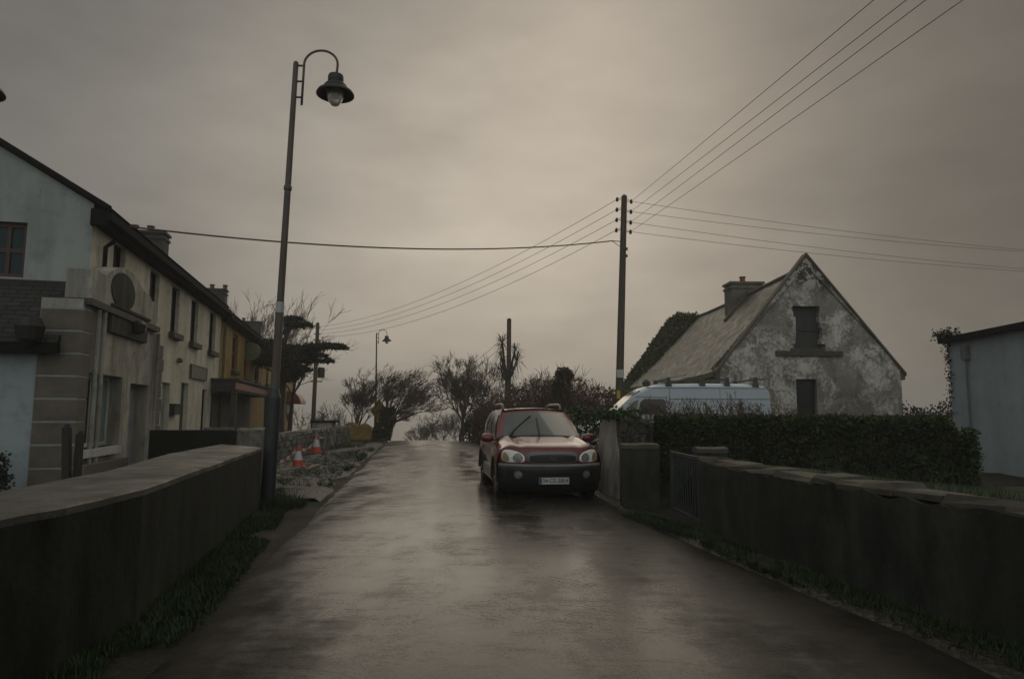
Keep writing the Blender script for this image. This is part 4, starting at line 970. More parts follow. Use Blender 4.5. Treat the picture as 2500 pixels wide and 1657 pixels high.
# ------------------------------------------------------------------ trees
def branch_tree(name, base, H, label, seed, wind=(0, 0), spread=.55, levels=5, r0=.16, nmain=7, trunk=.28, mat_='twig', cat='tree', group=None, twist=.35, up=.25, kids_=(3, 5), shrink=.66, ivyh=0, r_min=.010, cat_mat='bark'):
    rn = random.Random(seed); b = Vector(base)
    rt = empty(name, base, label, cat, group); tk, cr = MB(), MB(); wv = Vector((wind[0], wind[1], 0))
    def seg(p, d, ln, r, lv):
        pts, rs = [p.copy()], [r]; n = 4 if lv < 3 else 3; q = p.copy(); dd = d.copy(); r1 = max(r_min * .7, r * .55)
        for i in range(n):
            dd = (dd + Vector((rn.gauss(0, twist), rn.gauss(0, twist), rn.gauss(0, twist) + up * .3)) * .35 + wv * (.14 + .02 * lv)).normalized()
            q = q + dd * (ln / n); pts.append(q.copy()); rs.append(max(r_min * .6, lerp(r, r1, (i + 1) / n)))
        (tk if lv == 0 else cr).tube(pts, rs, 8 if lv == 0 else (5 if lv < 3 else 3), cap=False)
        return pts, rs, dd
    def grow(p, d, ln, r, lv):
        pts, rs, dd = seg(p, d, ln, r, lv)
        if lv >= levels: return
        k = rn.randint(*kids_)
        for i in range(k):
            t = rn.uniform(.35, 1.0) if i else 1.0; idx = min(len(pts) - 1, max(1, int(round(t * (len(pts) - 1)))))
            a = Vector((rn.gauss(0, 1), rn.gauss(0, 1), rn.gauss(0, .7))).normalized()
            nd = (dd + a * spread * rn.uniform(.5, 1.2) + Vector((0, 0, up * .4)) + wv * .25).normalized()
            grow(pts[idx], nd, ln * shrink * rn.uniform(.75, 1.15), max(r_min, rs[idx] * .62), lv + 1)
    pts, rs, dd = seg(b - Vector((0, 0, .2)), (Vector((0, 0, 1)) + wv * .3).normalized(), H * trunk, r0, 0)
    for i in range(nmain):
        a = 2 * math.pi * (i + rn.random() * .7) / nmain; tl = rn.uniform(.25, 1) * spread * 1.3
        nd = (Vector((math.cos(a) * tl, math.sin(a) * tl, 1)) + wv * .6).normalized()
        idx = rn.choice((len(pts) - 1, len(pts) - 1, len(pts) - 2)); grow(pts[idx], nd, H * (1 - trunk) * .36 * rn.uniform(.8, 1.2), rs[idx] * .6, 1)
    tk.build('trunk', M[cat_mat], rt, smooth=True); cr.build('crown', M[mat_], rt, smooth=True)
    if ivyh:
        iv = MB()
        for _ in range(int(1500 * ivyh)):
            z = rn.random() ** 1.2 * ivyh; a = rn.random() * 6.28; rr = (.25 + .35 * rn.random()) * (1.15 - z / ivyh * .6)
            q = pts[0].lerp(pts[-1], min(1, z / (H * trunk))) ; iv.leaf((q.x + math.cos(a) * rr, q.y + math.sin(a) * rr, b.z + z), rn.uniform(.1, .2), .8, (math.cos(a), math.sin(a), rn.gauss(0, .6)), rn)
        iv.build('ivy_leaves', M['hedge'], rt)
    return rt
p = D(672, 900, 70); branch_tree('bare_tree', (p.x, 70, -3.0), 18.5, 'tall bare tree rising behind the terrace roofs', 11, (.05, 0), .62, 5, .30, 10, .34, kids_=(3, 4), up=.3, r_min=.020)
p = D(922, 1075, 43); branch_tree('windswept_tree', (p.x, 43, zr(43) + .1), 6.0, 'windswept bare tree leaning right on the left verge', 8, (.45, 0), .80, 6, .22, 11, .22, kids_=(2, 4), ivyh=2.0, up=.40, shrink=.70, r_min=.011, twist=.6)
p = D(868, 1070, 44); branch_tree('windswept_tree', (p.x, 44, -.4), 5.4, 'smaller bare thorn tree left of the windswept tree', 6, (.10, 0), .62, 6, .15, 8, .16, kids_=(3, 4), up=.2)
p = D(815, 1070, 45); branch_tree('thorn_shrub', (p.x, 45, -.4), 3.3, 'bare thorn shrub at the far end of the rubble wall', 16, (.0, 0), .75, 4, .08, 8, .10, kids_=(3, 5), cat='shrub')
p = D(745, 1060, 44); branch_tree('thorn_shrub', (p.x, 44, -.4), 3.2, 'thin bare shrub around the foot of the cypress pole', 17, (.02, 0), .8, 4, .06, 6, .08, kids_=(2, 4), cat='shrub')
p = D(1128, 1062, 46); branch_tree('bare_tree', (p.x, 46, zr(46) + .2), 5.7, 'rounded bare tree on the right of the road crest', 41, (-.03, 0), .72, 6, .20, 9, .26, kids_=(3, 4), up=.24, shrink=.70, r_min=.012)
p = D(1172, 1062, 45); branch_tree('bare_tree', (p.x, 45, zr(45) + .2), 5.4, 'second bare tree tangled with the rounded one by the road', 45, (-.02, 0), .60, 5, .15, 7, .24, kids_=(3, 4), up=.25)
for i, (pxx, h, Y_) in enumerate(((1018, 2.6, 64), (1050, 3.6, 62), (1085, 4.4, 60), (1120, 4.2, 60))):
    zb = D(pxx, 1078, Y_).z - .5
    branch_tree('far_thicket', (X(pxx, Y_), Y_, zb), h, ('lowest far thicket bush beyond the road crest', 'second far thicket bush beyond the crest', 'third far thicket bush beyond the crest', 'tallest far thicket bush behind the rounded bare tree')[i], 60 + i, (.0, 0), .8, 4, .07, 11, .10, kids_=(3, 5), cat='bush', group='far thicket beyond the crest', mat_='twig')
# hedgerow of brown shrubs on the right behind the car
for i, (pxx, top_, Y_) in enumerate(((1215, 945, 36), (1262, 925, 35), (1312, 905, 34), (1352, 905, 34), (1400, 900, 33), (1445, 925, 32), (1485, 935, 31), (1190, 985, 37), (1235, 975, 34))):
    h = D(pxx, top_, Y_).z - zr(Y_) + .1
    rt = branch_tree('hedgerow_shrub', (X(pxx, Y_), Y_, zr(Y_) - .1), h * 1.22, ('brown hedgerow shrub right of the rounded bare tree', 'brown hedgerow shrub below the cabbage palm', 'brown hedgerow shrub right of the reddish pole', 'brown hedgerow shrub left of the ivy stump', 'brown hedgerow shrub right of the ivy stump', 'brown hedgerow shrub with long bare shoots', 'brown hedgerow shrub next to the tall pole', 'low brown hedgerow shrub nearest the road crest', 'low brown hedgerow shrub over the car roof')[i], 80 + i, (0, 0), .75, 4, .06, 12, .06, kids_=(3, 5), cat='shrub', group='brown hedgerow shrubs', mat_='twigbrown', cat_mat='twigbrown', up=.35)
    lf = MB(); rn = random.Random(200 + i)
    for _ in range(1100):
        z = rn.random() ** .8 * h * .86; rr = 1.0 * (1 - .35 * z / h); lf.leaf((X(pxx, Y_) + rn.gauss(0, .55) * rr, Y_ + rn.gauss(0, .5), zr(Y_) + z), rn.uniform(.08, .16), .7, None, rn)
    lf.build('dead_leaves', M['brownleaf'], rt)
def leaf_mass(name, label, cat, blobs, n, size, mat_, seed, core=None, group=None, d0=None):
    """a bush from many leaves spread through several uneven clumps"""
    rn = random.Random(seed); m_ = MB(); rt = empty(name, (blobs[0][0][0], blobs[0][0][1], blobs[0][0][2] - blobs[0][1][2]), label, cat, group)
    vol = [b[1][0] * b[1][2] for b in blobs]; tot = sum(vol)
    for (c, r), v in zip(blobs, vol):
        for _ in range(int(n * v / tot)):
            d = Vector((rn.gauss(0, 1), rn.gauss(0, 1), rn.gauss(0, 1))).normalized(); k = rn.random() ** .4
            k *= 1 + .25 * mnoise.noise((d.x * 2 + c[0], d.y * 2, d.z * 2 + seed))
            m_.leaf((c[0] + d.x * r[0] * k, c[1] + d.y * r[1] * k, c[2] + d.z * r[2] * k), rn.uniform(.6, 1.3) * size, .7, d0 or (d + Vector((rn.gauss(0, .6), rn.gauss(0, .6), rn.gauss(0, .6)))), rn)
    m_.build('leaves', M[mat_], rt); return rt
rn = random.Random(2)
Y_ = 33; leaf_mass('ivy_stump', 'dark ivy covered tree stump standing among the brown shrubs', 'stump', [((X(1375 + dx_, Y_), Y_, D(1375, y_, Y_).z), (.46, .35, .42)) for y_, dx_ in ((918, 3), (945, -4), (975, 0))], 4200, .11, 'deadivy', 3)
Y_ = 38; leaf_mass('evergreen_bush', 'dark green bush on the right verge beyond the red car', 'bush', [((X(1160, Y_), Y_, .7), (.55, .6, 1.0)), ((X(1185, Y_), Y_, 1.0), (.6, .6, 1.3)), ((X(1200, Y_), Y_ - 1, .4), (.7, .8, .8))], 6000, .13, 'greenbush', 4)
Y_ = 18.3; leaf_mass('evergreen_bush', 'leafy green bush behind the right side of the car roof', 'bush', [((X(1405, Y_), Y_, D(1405, 1012, Y_).z), (.35, .4, .26)), ((X(1440, Y_), Y_, D(1440, 1032, Y_).z), (.42, .4, .3)), ((X(1470, Y_), Y_, D(1470, 1045, Y_).z), (.45, .4, .35)), ((X(1440, Y_), Y_, .5), (.8, .4, .6)), ((X(1490, Y_), Y_ - .8, .75), (.5, .4, .6))], 2300, .10, 'greenbush', 5)
# cabbage palm
Y_ = 44; rt = empty('cabbage_palm', (X(1240, Y_), Y_, zr(Y_)), 'spiky cabbage palm with several heads by the reddish pole', 'palm tree'); tk, lf = MB(), MB(); rn = random.Random(14)
hub = Vector((X(1238, Y_), Y_, D(1238, 930, Y_).z)); tk.tube([Vector((X(1240, Y_), Y_, zr(Y_) - .2)), hub], [.16, .12], 8)
for (pxx, pyy, s_) in ((1226, 838, 1.0), (1258, 852, .8), (1262, 882, 1.0), (1224, 870, .7), (1224, 905, 1.0), (1252, 905, .7)):
    h = D(pxx, pyy, Y_) + Vector((0, rn.uniform(-.5, .5), 0)); tk.tube([hub, hub.lerp(h, .5) + Vector((0, 0, -.1)), h], [.10, .08, .06], 6)
    for _ in range(75):
        d = Vector((rn.gauss(0, 1), rn.gauss(0, 1), rn.gauss(.35, .8))).normalized(); L_ = rn.uniform(.6, 1.05) * s_; sd_ = d.cross(Vector((0, 0, 1))).normalized() * .025
        mid = h + d * L_ * .6; tip_ = h + d * L_ + Vector((0, 0, -.22 * L_))
        lf.add([h - sd_ * .5, mid - sd_, tip_, mid + sd_, h + sd_ * .5], [(0, 1, 2, 3, 4)])
tk.build('trunk', M['bark'], rt); lf.build('fronds', M['palm'], rt)
# wind-bent cypress
Y_ = 37.5; cx = X(688, Y_); rt = empty('cypress', (cx, Y_, 0), 'dark windbent cypress with flat layers sweeping right over the road', 'tree'); lf, tk = MB(), MB(); rn = random.Random(31)
tk.tube([(cx, Y_, -.3), (cx - .05, Y_, 1.8), (cx + .1, Y_, 3.6), (cx + .05, Y_, 5.2), (cx + .3, Y_, 6.4)], [.30, .25, .2, .14, .06], 9)
lay = [((640, 868), (755, 872), 36, 2.4), ((600, 880), (700, 880), 30, 1.2), ((655, 850), (770, 853), 14, 1.3), ((740, 853), (800, 843), 11, .9), ((790, 845), (838, 846), 9, .7), ((690, 783), (732, 776), 7, .35), ((700, 796), (752, 790), 10, .6), ((700, 905), (745, 900), 20, .9), ((690, 925), (722, 915), 16, .6), ((752, 882), (808, 880), 5, .4), ((745, 866), (790, 868), 5, .4), ((640, 840), (690, 838), 12, .6)]
for (a, b, th, wt) in lay:
    A, B = D(*a, Y_), D(*b, Y_); t_ = th / FPX * Y_
    tk.tube([(cx, Y_, A.z - .8), tuple(A.lerp(B, .25) + Vector((0, 0, -t_ * .3))), tuple(B)], [.09, .06, .015], 5)
    for _ in range(int(1600 * wt)):
        u = rn.random(); q = A.lerp(B, u); k = math.sin(math.pi * min(1, .12 + u * .85)) ** .6
        cl_ = mnoise.noise((q.x * 1.6, a[1] * .1, 3)) * .35
        q = q + Vector((rn.gauss(0, .06), rn.gauss(0, .8) * min(1, .4 + t_), (rn.random() - .5 + cl_) * t_ * k)); lf.leaf(q, rn.uniform(.10, .24), .45, (.9 + rn.gauss(0, .5), rn.gauss(0, .5), rn.gauss(.15, .5)), rn)
tk.build('trunk', M['bark'], rt); lf.build('foliage', M['cypress'], rt)
p = D(700, 850, 40); bt = branch_tree('bare_tree', (X(702, 40), 40.5, 0), 8.6, 'bare twiggy tree mingled with the cypress in front of the far house', 52, (.16, 0), .75, 4, .13, 8, .40, kids_=(3, 4), up=.05)

# clipped hedge
hb = empty('clipped_hedge', (4.5, 11.5, 0), 'dense dark clipped hedge behind the right roadside wall', 'hedge')
HA, HB_ = Vector((2.62, 12.75, 0)), Vector((6.85, 10.3, 0)); hd_ = (HB_ - HA).normalized(); hn = Vector((hd_.y, -hd_.x, 0)); hL = (HB_ - HA).length
if hn.y > 0: hn = -hn
def HP(u, d, z): q = HA + hd_ * u - hn * d; return Vector((q.x, q.y, z))
htop = lambda u: 1.40 + .03 * mnoise.noise((u * 1.2, 0, 0)) - .55 * max(0, (u - hL + .35) / .35) ** 2
core = MB(); rows = []
for i in range(41):
    u = hL * i / 40; h = htop(u); b = .04 * mnoise.noise((u * 2, 1, 1))
    rows.append([HP(u, b, -.1), HP(u, b - .02, .6), HP(u, .02 + b, h - .12), HP(u, .12, h), HP(u, .8, h), HP(u, .95, h - .1), HP(u, .95, -.1)])
core.grid(rows); core.poly(rows[0]); core.poly(rows[-1]); core.build('hedge_core', M['cypress'], hb)
lf = MB(); rn = random.Random(77)
for _ in range(26000):
    u = rn.random() * hL; h = htop(u); w_ = rn.random()
    if w_ < .55: q = HP(u, .0 + rn.gauss(0, .03) + .05 * mnoise.noise((u * 3, 2, 2)), .3 + rn.random() * (h - .3)); n_ = hn
    elif w_ < .9: q = HP(u, rn.random() * .95, h + rn.gauss(.01, .025)); n_ = Vector((0, 0, 1))
    else: q = HP(hL + rn.gauss(0, .05), rn.random() * .95, .3 + rn.random() * 1.0); n_ = hd_
    lf.leaf(q, rn.uniform(.022, .085), .7, n_ + Vector((rn.gauss(0, .6), rn.gauss(0, .6), rn.gauss(.2, .6))), rn)
for _ in range(170):
    u = rn.random() * hL; b0 = HP(u, rn.random() * .5, htop(u) - .05); ln = rn.uniform(.06, .22); lf.tube([b0, b0 + Vector((rn.gauss(0, .04), rn.gauss(0, .04), ln))], [.004, .002], 3)
    for k_ in range(3): lf.leaf(b0 + Vector((rn.gauss(0, .03), rn.gauss(0, .03), ln * rn.random())), rn.uniform(.03, .05), .6, None, rn)
lf.build('leaves', M['hedge'], hb)
# brown bare shrubs between hedge and van
for i, (pxx, top_, Y_) in enumerate(((1560, 985, 15.5), (1620, 978, 15.3), (1680, 972, 15.2), (1740, 975, 15), (1800, 972, 15), (1855, 985, 14.8), (1910, 995, 14.6))):
    h = D(pxx, top_, Y_).z + .05
    rt = branch_tree('garden_shrub', (X(pxx, Y_), Y_, 0), h * 1.22, ('leftmost brown garden shrub beside the van windscreen', 'brown garden shrub below the van cab window', 'brown garden shrub right of the van cab door', 'brown garden shrub at the middle of the van side', 'brown garden shrub under the third van roof bar', 'brown garden shrub at the tail of the van', 'low brown garden shrub left of the cottage door')[i], 120 + i, (0, 0), .62, 5, .03, 11, .15, kids_=(3, 4), cat='shrub', group='brown shrubs along the van', mat_='twigbrown', cat_mat='twigbrown', r_min=.0055, up=.32, shrink=.62)
    lf = MB(); rn = random.Random(300 + i)
    for _ in range(2600):
        q = Vector((X(pxx, Y_) + rn.gauss(0, .27), Y_ + rn.gauss(0, .2), h * .55 + rn.random() ** 1.5 * h * .42))
        if mnoise.noise(q * 4.5) > -.05: lf.leaf(q, rn.uniform(.015, .04), .6, None, rn)
    lf.build('dead_leaves', M['brownleaf'], rt)
# far dark hedge between cottage and outbuilding
bl = [((X(pxx, 36), 36, .2 + .3 * (i % 2)), (.9, .7, 1.5 + .15 * ((i * 7) % 3))) for i, pxx in enumerate(range(2190, 2360, 24))]
leaf_mass('field_hedge', 'dark field hedge between the cottage and the pale outbuilding', 'hedge', bl, 9000, .16, 'cypress', 9)
rn = random.Random(6)
leaf_mass('potted_shrub', 'dark bushy plant at the foot of the lean-to wall', 'plant', [((X(-12, 12.0), 12.0, .55), (.30, .3, .5)), ((X(5, 12.0), 12.1, .25), (.22, .25, .25))], 1300, .07, 'cypress', 10)
# weathered posts by the shop corner
for i, (pa, pb, Y_, wd_) in enumerate((((163, 1042), (166, 1200), 11.3, .12), ((196, 1058), (186, 1190), 11.4, .10))):
    a, b = D(*pb, Y_), D(*pa, Y_); a.z = -.1; m_ = MB(); m_.obox(a, b, wd_, .09, (0, 1, 0)); m_.obox(b - Vector((0, 0, .06)), b + Vector((.01, 0, .05)), wd_ * .6, .05, (0, 1, 0))
    tag(m_.build('wooden_post', M['post'], bevel=.01), ('upright dark weathered post at the shop corner', 'leaning dark weathered post right of the upright one')[i], 'post', 'posts at the shop corner')

# ------------------------------------------------------------------ grass
gs = MB(); rn = random.Random(55)
def tuft(x, y, z, h, n=5):
    for _ in range(n):
        a = rn.random() * 6.28; r0 = rn.random() * .05; l = h * rn.uniform(.5, 1.2); t = rn.uniform(.2, .8) * l
        b = Vector((x + math.cos(a) * r0, y + math.sin(a) * r0, z - .02)); s = Vector((-math.sin(a), math.cos(a), 0)) * .006
        gs.add([b - s, b + s, b + Vector((math.cos(a) * t, math.sin(a) * t, l))], [(0, 1, 2)])
wl_x = lambda y: itp([(0, -2.6), (3.6, -2.70), (5, -2.72), (7.9, -3.3), (11.4, -4.15), (13, -4.5)], y)
for _ in range(5200):
    y = rn.uniform(2.5, 13.5); d = rn.random() ** 1.7 * .5; x = wl_x(y) + d + .03
    if mnoise.noise((x * 1.5, y * .8, 4)) > -.25: tuft(x, y, .02, rn.uniform(.03, .11) * (1 - d * .6), 7)
for _ in range(600): a = rn.random() * 6.28; q = rn.random() ** .5 * .55; tuft(lb.x + .1 + math.cos(a) * q, lb.y - .1 + math.sin(a) * q, .02, rn.uniform(.06, .2))
for _ in range(2200):
    y = rn.uniform(14, 40); x = road_c(y) - 2.5 - rn.random() ** 1.4 * itp([(14, 1.2), (24, 1.6), (40, 2.4)], y)
    if mnoise.noise((x * .7, y * .35, 9)) > -.02: tuft(x, y, zr(y) + .03, rn.uniform(.08, .22), 7)
wr_x = lambda y: itp([(1.6, 3.9), (4.6, 3.22), (6.9, 2.75), (8.95, 2.42), (11, 1.8)], y)
for _ in range(4200):
    y = rn.uniform(2.5, 11); d = rn.random() ** 1.8 * .36; x = wr_x(y) - d - .03
    if mnoise.noise((x * 1.5, y * .9, 14)) > -.1: tuft(x, y, .03, rn.uniform(.025, .09), 7)
for _ in range(1200):
    y = rn.uniform(13.5, 36); x = road_c(y) + 2.55 + rn.random() ** 1.3 * .9; tuft(x, y, zr(y) + .03, rn.uniform(.08, .2), 6)
for _ in range(700):
    y = rn.uniform(2.5, 7.5); x = wr_x(y) + .28 + rn.random() * .5; tuft(x, y, .80, rn.uniform(.08, .22), 6)
tag(gs.build('grass', M['grass']), 'green grass growing along the foot of the roadside walls and verges', 'grass', kind='stuff')

# ------------------------------------------------------------------ the red car
car = empty('parked_car', (.725, 11.9, -.015), 'dark red wet off-road car parked at the right with dark bumper', 'car', rz=R(7.7))
YP = [(.62, .055), (.70, .05), (.78, .055), (.86, .075), (.92, .12), (.955, .20), (.975, .30)]
def yprof(z): return itp(YP, z)
def nose(x, z, off=0.0): u = abs(x) / .89; return Vector((x, yprof(z) + .36 * u ** 2.6 - off, z))
ROWS = [(.05, .64, .885), (.048, .72, .89), (.055, .79, .89), (.075, .86, .89), (.12, .92, .89), (.20, .955, .89), (.32, .978, .89), (.5, 1.0, .89), (.75, 1.032, .885), (1.0, 1.062, .87), (1.22, 1.085, .85), (1.34, 1.092, .84)]
U = [-1 + 2 * i / 36 for i in range(37)]
def nz_(u, y0, z0, i):
    a = abs(u); hood = min(1, max(0, (i - 3) / 4))
    z = z0 + hood * (.030 * math.exp(-((a - .80) / .13) ** 2) - .022 * math.exp(-((a - .60) / .07) ** 2) - .14 * a ** 7 + .012 * (1 - a * a))
    sw = itp([(0, .36), (4, .36), (7, .22), (11, .18)], i)
    return y0 + sw * a ** 2.6, z
nb = MB(); rows = [[(u * hw, *nz_(u, y0, z0, i)) for u in U] for i, (y0, z0, hw) in enumerate(ROWS)]; nb.grid(rows)
body = None
def belt(y): return itp([(.3, .83), (.5, .86), (.8, .905), (1.2, .95), (1.5, .99), (2.5, 1.02), (4.5, 1.06)], y)
def hwb(y): return itp([(.35, .885), (.8, .89), (1.4, .865), (3.6, .865), (4.2, .84), (4.45, .78)], y)
def arch(y): 
    z = .34
    for yw in (.90, 3.52):
        if abs(y - yw) < .43: z = max(z, .33 + math.sqrt(.43 ** 2 - (y - yw) ** 2))
    return min(z, .80)
YS = [.40 + i * .0455 for i in range(90)]
for sgn in (-1, 1):
    rows = []
    for y in YS:
        zb, zt_ = arch(y), belt(y); r__ = []
        for k in range(13):
            z = lerp(zb, zt_, k / 12); t = max(0, min(1, (zt_ - z) / .62)); x = hwb(y) + .052 * math.sin(math.pi * t ** .8)
            x += .022 * max(math.exp(-((abs(y - .9) - .0) / .5) ** 4), math.exp(-(abs(y - 3.52) / .5) ** 4)) * math.sin(math.pi * min(1, t + .1))
            r__.append((sgn * x, y, z))
        rows.append(r__)
    nb.grid(rows)
# closing deck under the windows and tail
nb.grid([[(-hwb(y), y, belt(y)), (0, y, belt(y) + .03), (hwb(y), y, belt(y))] for y in YS[20:]])
nb.quad((-.78, 4.46, .4), (.78, 4.46, .4), (.78, 4.46, 1.06), (-.78, 4.46, 1.06))
body = nb.build('body', M['carred'], car, smooth=True, local=True)
for sgn in (-1, 1):                                    # lower side cladding follows the sills
    m_ = MB(); rows = []
    for y in YS:
        if 1.36 < y < 3.06:
            rows.append([(sgn * (hwb(y) + .035 + q), y, z) for q, z in ((-.02, .24), (.02, .28), (.032, .42), (.022, .50), (-.01, .53))])
    m_.grid(rows); m_.build('side_cladding', M['cladlight'], car, smooth=True, local=True)
    for yw in (.90, 3.52):
        m_ = MB(); rows = []
        for i in range(17):
            a = math.pi * i / 16; rows.append([(sgn * (.90 + q), yw + (r) * math.cos(a), .33 + r * math.sin(a)) for q, r in ((-.02, .40), (.045, .415), (.05, .46), (.0, .49))])
        m_.grid(rows); m_.build('wheel_arch', M['cladding'], car, smooth=True, local=True)
# bumper
BR = [(.20, .15, 1.), (.07, .22, 1.), (.015, .36, 1.), (-.01, .46, 1.), (-.02, .55, 1.), (-.02, .605, 1.), (.02, .645, 1.), (.06, .65, 1.)]
def bpt(u, y0, z0):
    a = abs(u)
    if a <= 1: return (u * .905, y0 + .36 * a ** 2.6, z0)
    return ((.905 + .01) * (1 if u > 0 else -1), y0 + .36 + (a - 1) * .9, z0)
UB = [-1.16, -1.08] + U + [1.08, 1.16]
m_ = MB(); m_.grid([[bpt(u, a, b) for u in UB] for a, b, _ in BR]); bump_ = m_.build('bumper', M['cladding'], car, smooth=True, local=True)
m_ = MB(); m_.grid([[bpt(u, a, b) for u in UB] for a, b in ((-.022, .60), (-.036, .612), (-.036, .635), (-.012, .655), (.05, .658))]); m_.build('bumper_trim', M['trim'], bump_, smooth=True, local=True)
m_ = MB(); m_.grid([[bpt(u * .42, a, b) for u in U] for a, b in ((-.018, .47), (-.024, .50), (-.026, .55), (-.024, .575))]); m_.build('air_intake', M['black'], bump_, local=True)
def disc(cx_, cz_, r, off, surf, n=20):
    m_ = MB(); c = surf(cx_, cz_, off); ring = [surf(cx_ + r * math.cos(2 * math.pi * i / n), cz_ + r * math.sin(2 * math.pi * i / n), off) for i in range(n)]
    m_.add([c] + ring, [(0, 1 + i, 1 + (i + 1) % n) for i in range(n)]); return m_
def bsurf(x, z, off=0.0):
    u = abs(x) / .905; y0 = itp([(.20, .20), (.26, .07), (.36, .015), (.46, -.01), (.55, -.02), (.605, -.02)], z); return Vector((x, y0 + .36 * u ** 2.6 - off, z))
for sgn in (-1, 1):
    o = disc(sgn * .60, .475, .07, .012, bsurf).build('fog_light', M['trim'], bump_, local=True)
    disc(sgn * .60, .475, .05, .018, bsurf).build('fog_lens', M['lamplens'], bump_, local=True)
def patch(outline, off, surf, rings=5):
    m_ = MB(); cx_ = sum(p[0] for p in outline) / len(outline); cz_ = sum(p[1] for p in outline) / len(outline)
    rows = [[surf(lerp(cx_, x, k / rings), lerp(cz_, z, k / rings), off) for x, z in outline] for k in range(1, rings + 1)]
    rows.append([surf(x, z, -.02) for x, z in outline])
    m_.grid(rows, closed=True); m_.add([surf(cx_, cz_, off)] + rows[0], [(0, 1 + i, 1 + (i + 1) % len(outline)) for i in range(len(outline))]); return m_
def smooth_poly(ps, it=2):
    for _ in range(it):
        q = []
        for (a, b) in zip(ps, ps[1:] + ps[:1]): q += [(a[0] * .75 + b[0] * .25, a[1] * .75 + b[1] * .25), (a[0] * .25 + b[0] * .75, a[1] * .25 + b[1] * .75)]
        ps = q
    return ps
for sgn in (-1, 1):
    ol = smooth_poly([(sgn * x, z) for x, z in ((.855, .675), (.50, .675), (.475, .73), (.50, .81), (.60, .865), (.74, .895), (.83, .885), (.86, .80))])
    hl = patch(ol, .016, nose).build('headlight', M['lens'], car, smooth=True, local=True)
    disc(sgn * .60, .755, .082, .024, nose).build('lamp_bowl', M['lamplens'], hl, local=True)
    il = smooth_poly([(sgn * x, z) for x, z in ((.85, .70), (.735, .69), (.745, .78), (.79, .85), (.845, .83))])
    patch(il, .021, nose, 3).build('indicator', M['amber'], hl, local=True)
ol = smooth_poly([(-.455, .665), (.455, .665), (.47, .76), (.43, .85), (.30, .868), (-.30, .868), (-.43, .85), (-.47, .76)])
gr = patch(ol, .02, nose).build('grille_frame', M['trim'], car, smooth=True, local=True)
il = smooth_poly([(-.40, .682), (.40, .682), (.415, .75), (.385, .818), (-.385, .818), (-.415, .75)])
patch(il, .026, nose).build('grille_mesh', M['black'], gr, local=True)
m_ = MB()
for i in range(24):                                    # slanted H in an oval ring on the grille
    t0, t1 = 2 * math.pi * i / 24, 2 * math.pi * (i + 1) / 24
    m_.quad(*[Vector((r * .062 * math.cos(t), .018, .752 + r * .034 * math.sin(t))) for r, t in ((1, t0), (1, t1), (.86, t1), (.86, t0))])
for x in (-.028, .022): m_.quad((x - .012, .017, .729), (x, .017, .729), (x + .016, .017, .775), (x + .004, .017, .775))
m_.quad((-.022, .0165, .745), (.026, .0165, .753), (.028, .0165, .762), (-.018, .0165, .754)); m_.build('emblem', M['chrome'], gr, local=True)
# number plate
m_ = MB(); m_.box(-.26, .26, -.045, -.028, .325, .435); pl = m_.build('number_plate', M['plate'], car, local=True)
m_ = MB(); m_.box(-.258, -.215, -.047, -.0455, .327, .433); m_.build('plate_band', M['plateblue'], pl, local=True)
tcv = bpy.data.curves.new('plate_text', 'FONT'); tcv.body = '04-CE-3804'; tcv.size = .098; tcv.align_x = 'CENTER'; tcv.align_y = 'CENTER'; tcv.extrude = .001; tcv.space_character = .95
tcv.materials.append(M['black']); tmp = bpy.data.objects.new('plate_text_curve', tcv); COL.objects.link(tmp); bpy.context.view_layer.update(); tme = bpy.data.meshes.new_from_object(tmp.evaluated_get(bpy.context.evaluated_depsgraph_get())); bpy.data.objects.remove(tmp); to = bpy.data.objects.new('plate_text', tme); COL.objects.link(to); to.parent = pl; to.location = (.022, -.0475, .380); to.rotation_euler = (math.pi / 2, 0, 0)
# greenhouse
def scr(u, t, off=0.0):                                # windscreen, t from base to roof
    a = abs(u); y = lerp(1.20 + .20 * a ** 2, 2.02 + .12 * a ** 2, t); z = lerp(1.085 - .03 * a * a, 1.600 - .045 * a ** 2.2, t); hw = lerp(.81, .625, t)
    return Vector((u * hw, y - off * .8, z + off * .6))
def roof_(u, s): a = abs(u); return Vector((u * lerp(.625, .645, min(1, s * 2)), lerp(2.02 + .12 * a * a, 4.16, s), 1.600 + .055 * math.sin(math.pi * min(1, .15 + s * .8)) - .045 * a ** 2.2 - .03 * s))
m_ = MB(); m_.grid([[scr(u, t) for u in U] for t in [i / 8 for i in range(9)]]); m_.grid([[roof_(u, s / 10) for u in U] for s in range(11)])
m_.grid([[Vector((u * lerp(.645, .75, t), lerp(4.16, 4.44, t), lerp(roof_(u, 1).z, 1.06, t))) for u in U] for t in (0, .3, .6, 1)])
def side(sgn, y_t, t):                                 # side glass plane, y_t 0..1 along, t 0..1 up
    yb = lerp(1.40, 4.42, y_t); yt = lerp(2.14, 4.16, y_t); a = roof_(1, y_t if y_t < 1 else 1)
    return Vector((sgn * (lerp(lerp(.80, .74, max(0, y_t * 4 - 3)), a.x, t) + .045 * math.sin(math.pi * min(1, t * .9 + .05)) + .02), lerp(yb, yt, t), lerp(belt(yb) - .01, a.z, t)))
for sgn in (-1, 1): m_.grid([[side(sgn, i / 20, t / 6) for t in range(7)] for i in range(21)])
for sgn in (-1, 1): m_.grid([[scr(sgn, t / 6), side(sgn, 0, t / 6)] for t in range(7)])
m_.build('cabin_shell', M['carred'], car, smooth=True, local=True)
m_ = MB(); m_.grid([[scr(u * lerp(.94, .86, t), lerp(.045, .90, t), .014) for u in U] for t in [i / 8 for i in range(9)]]); ws = m_.build('windscreen', M['carglass'], car, smooth=True, local=True)
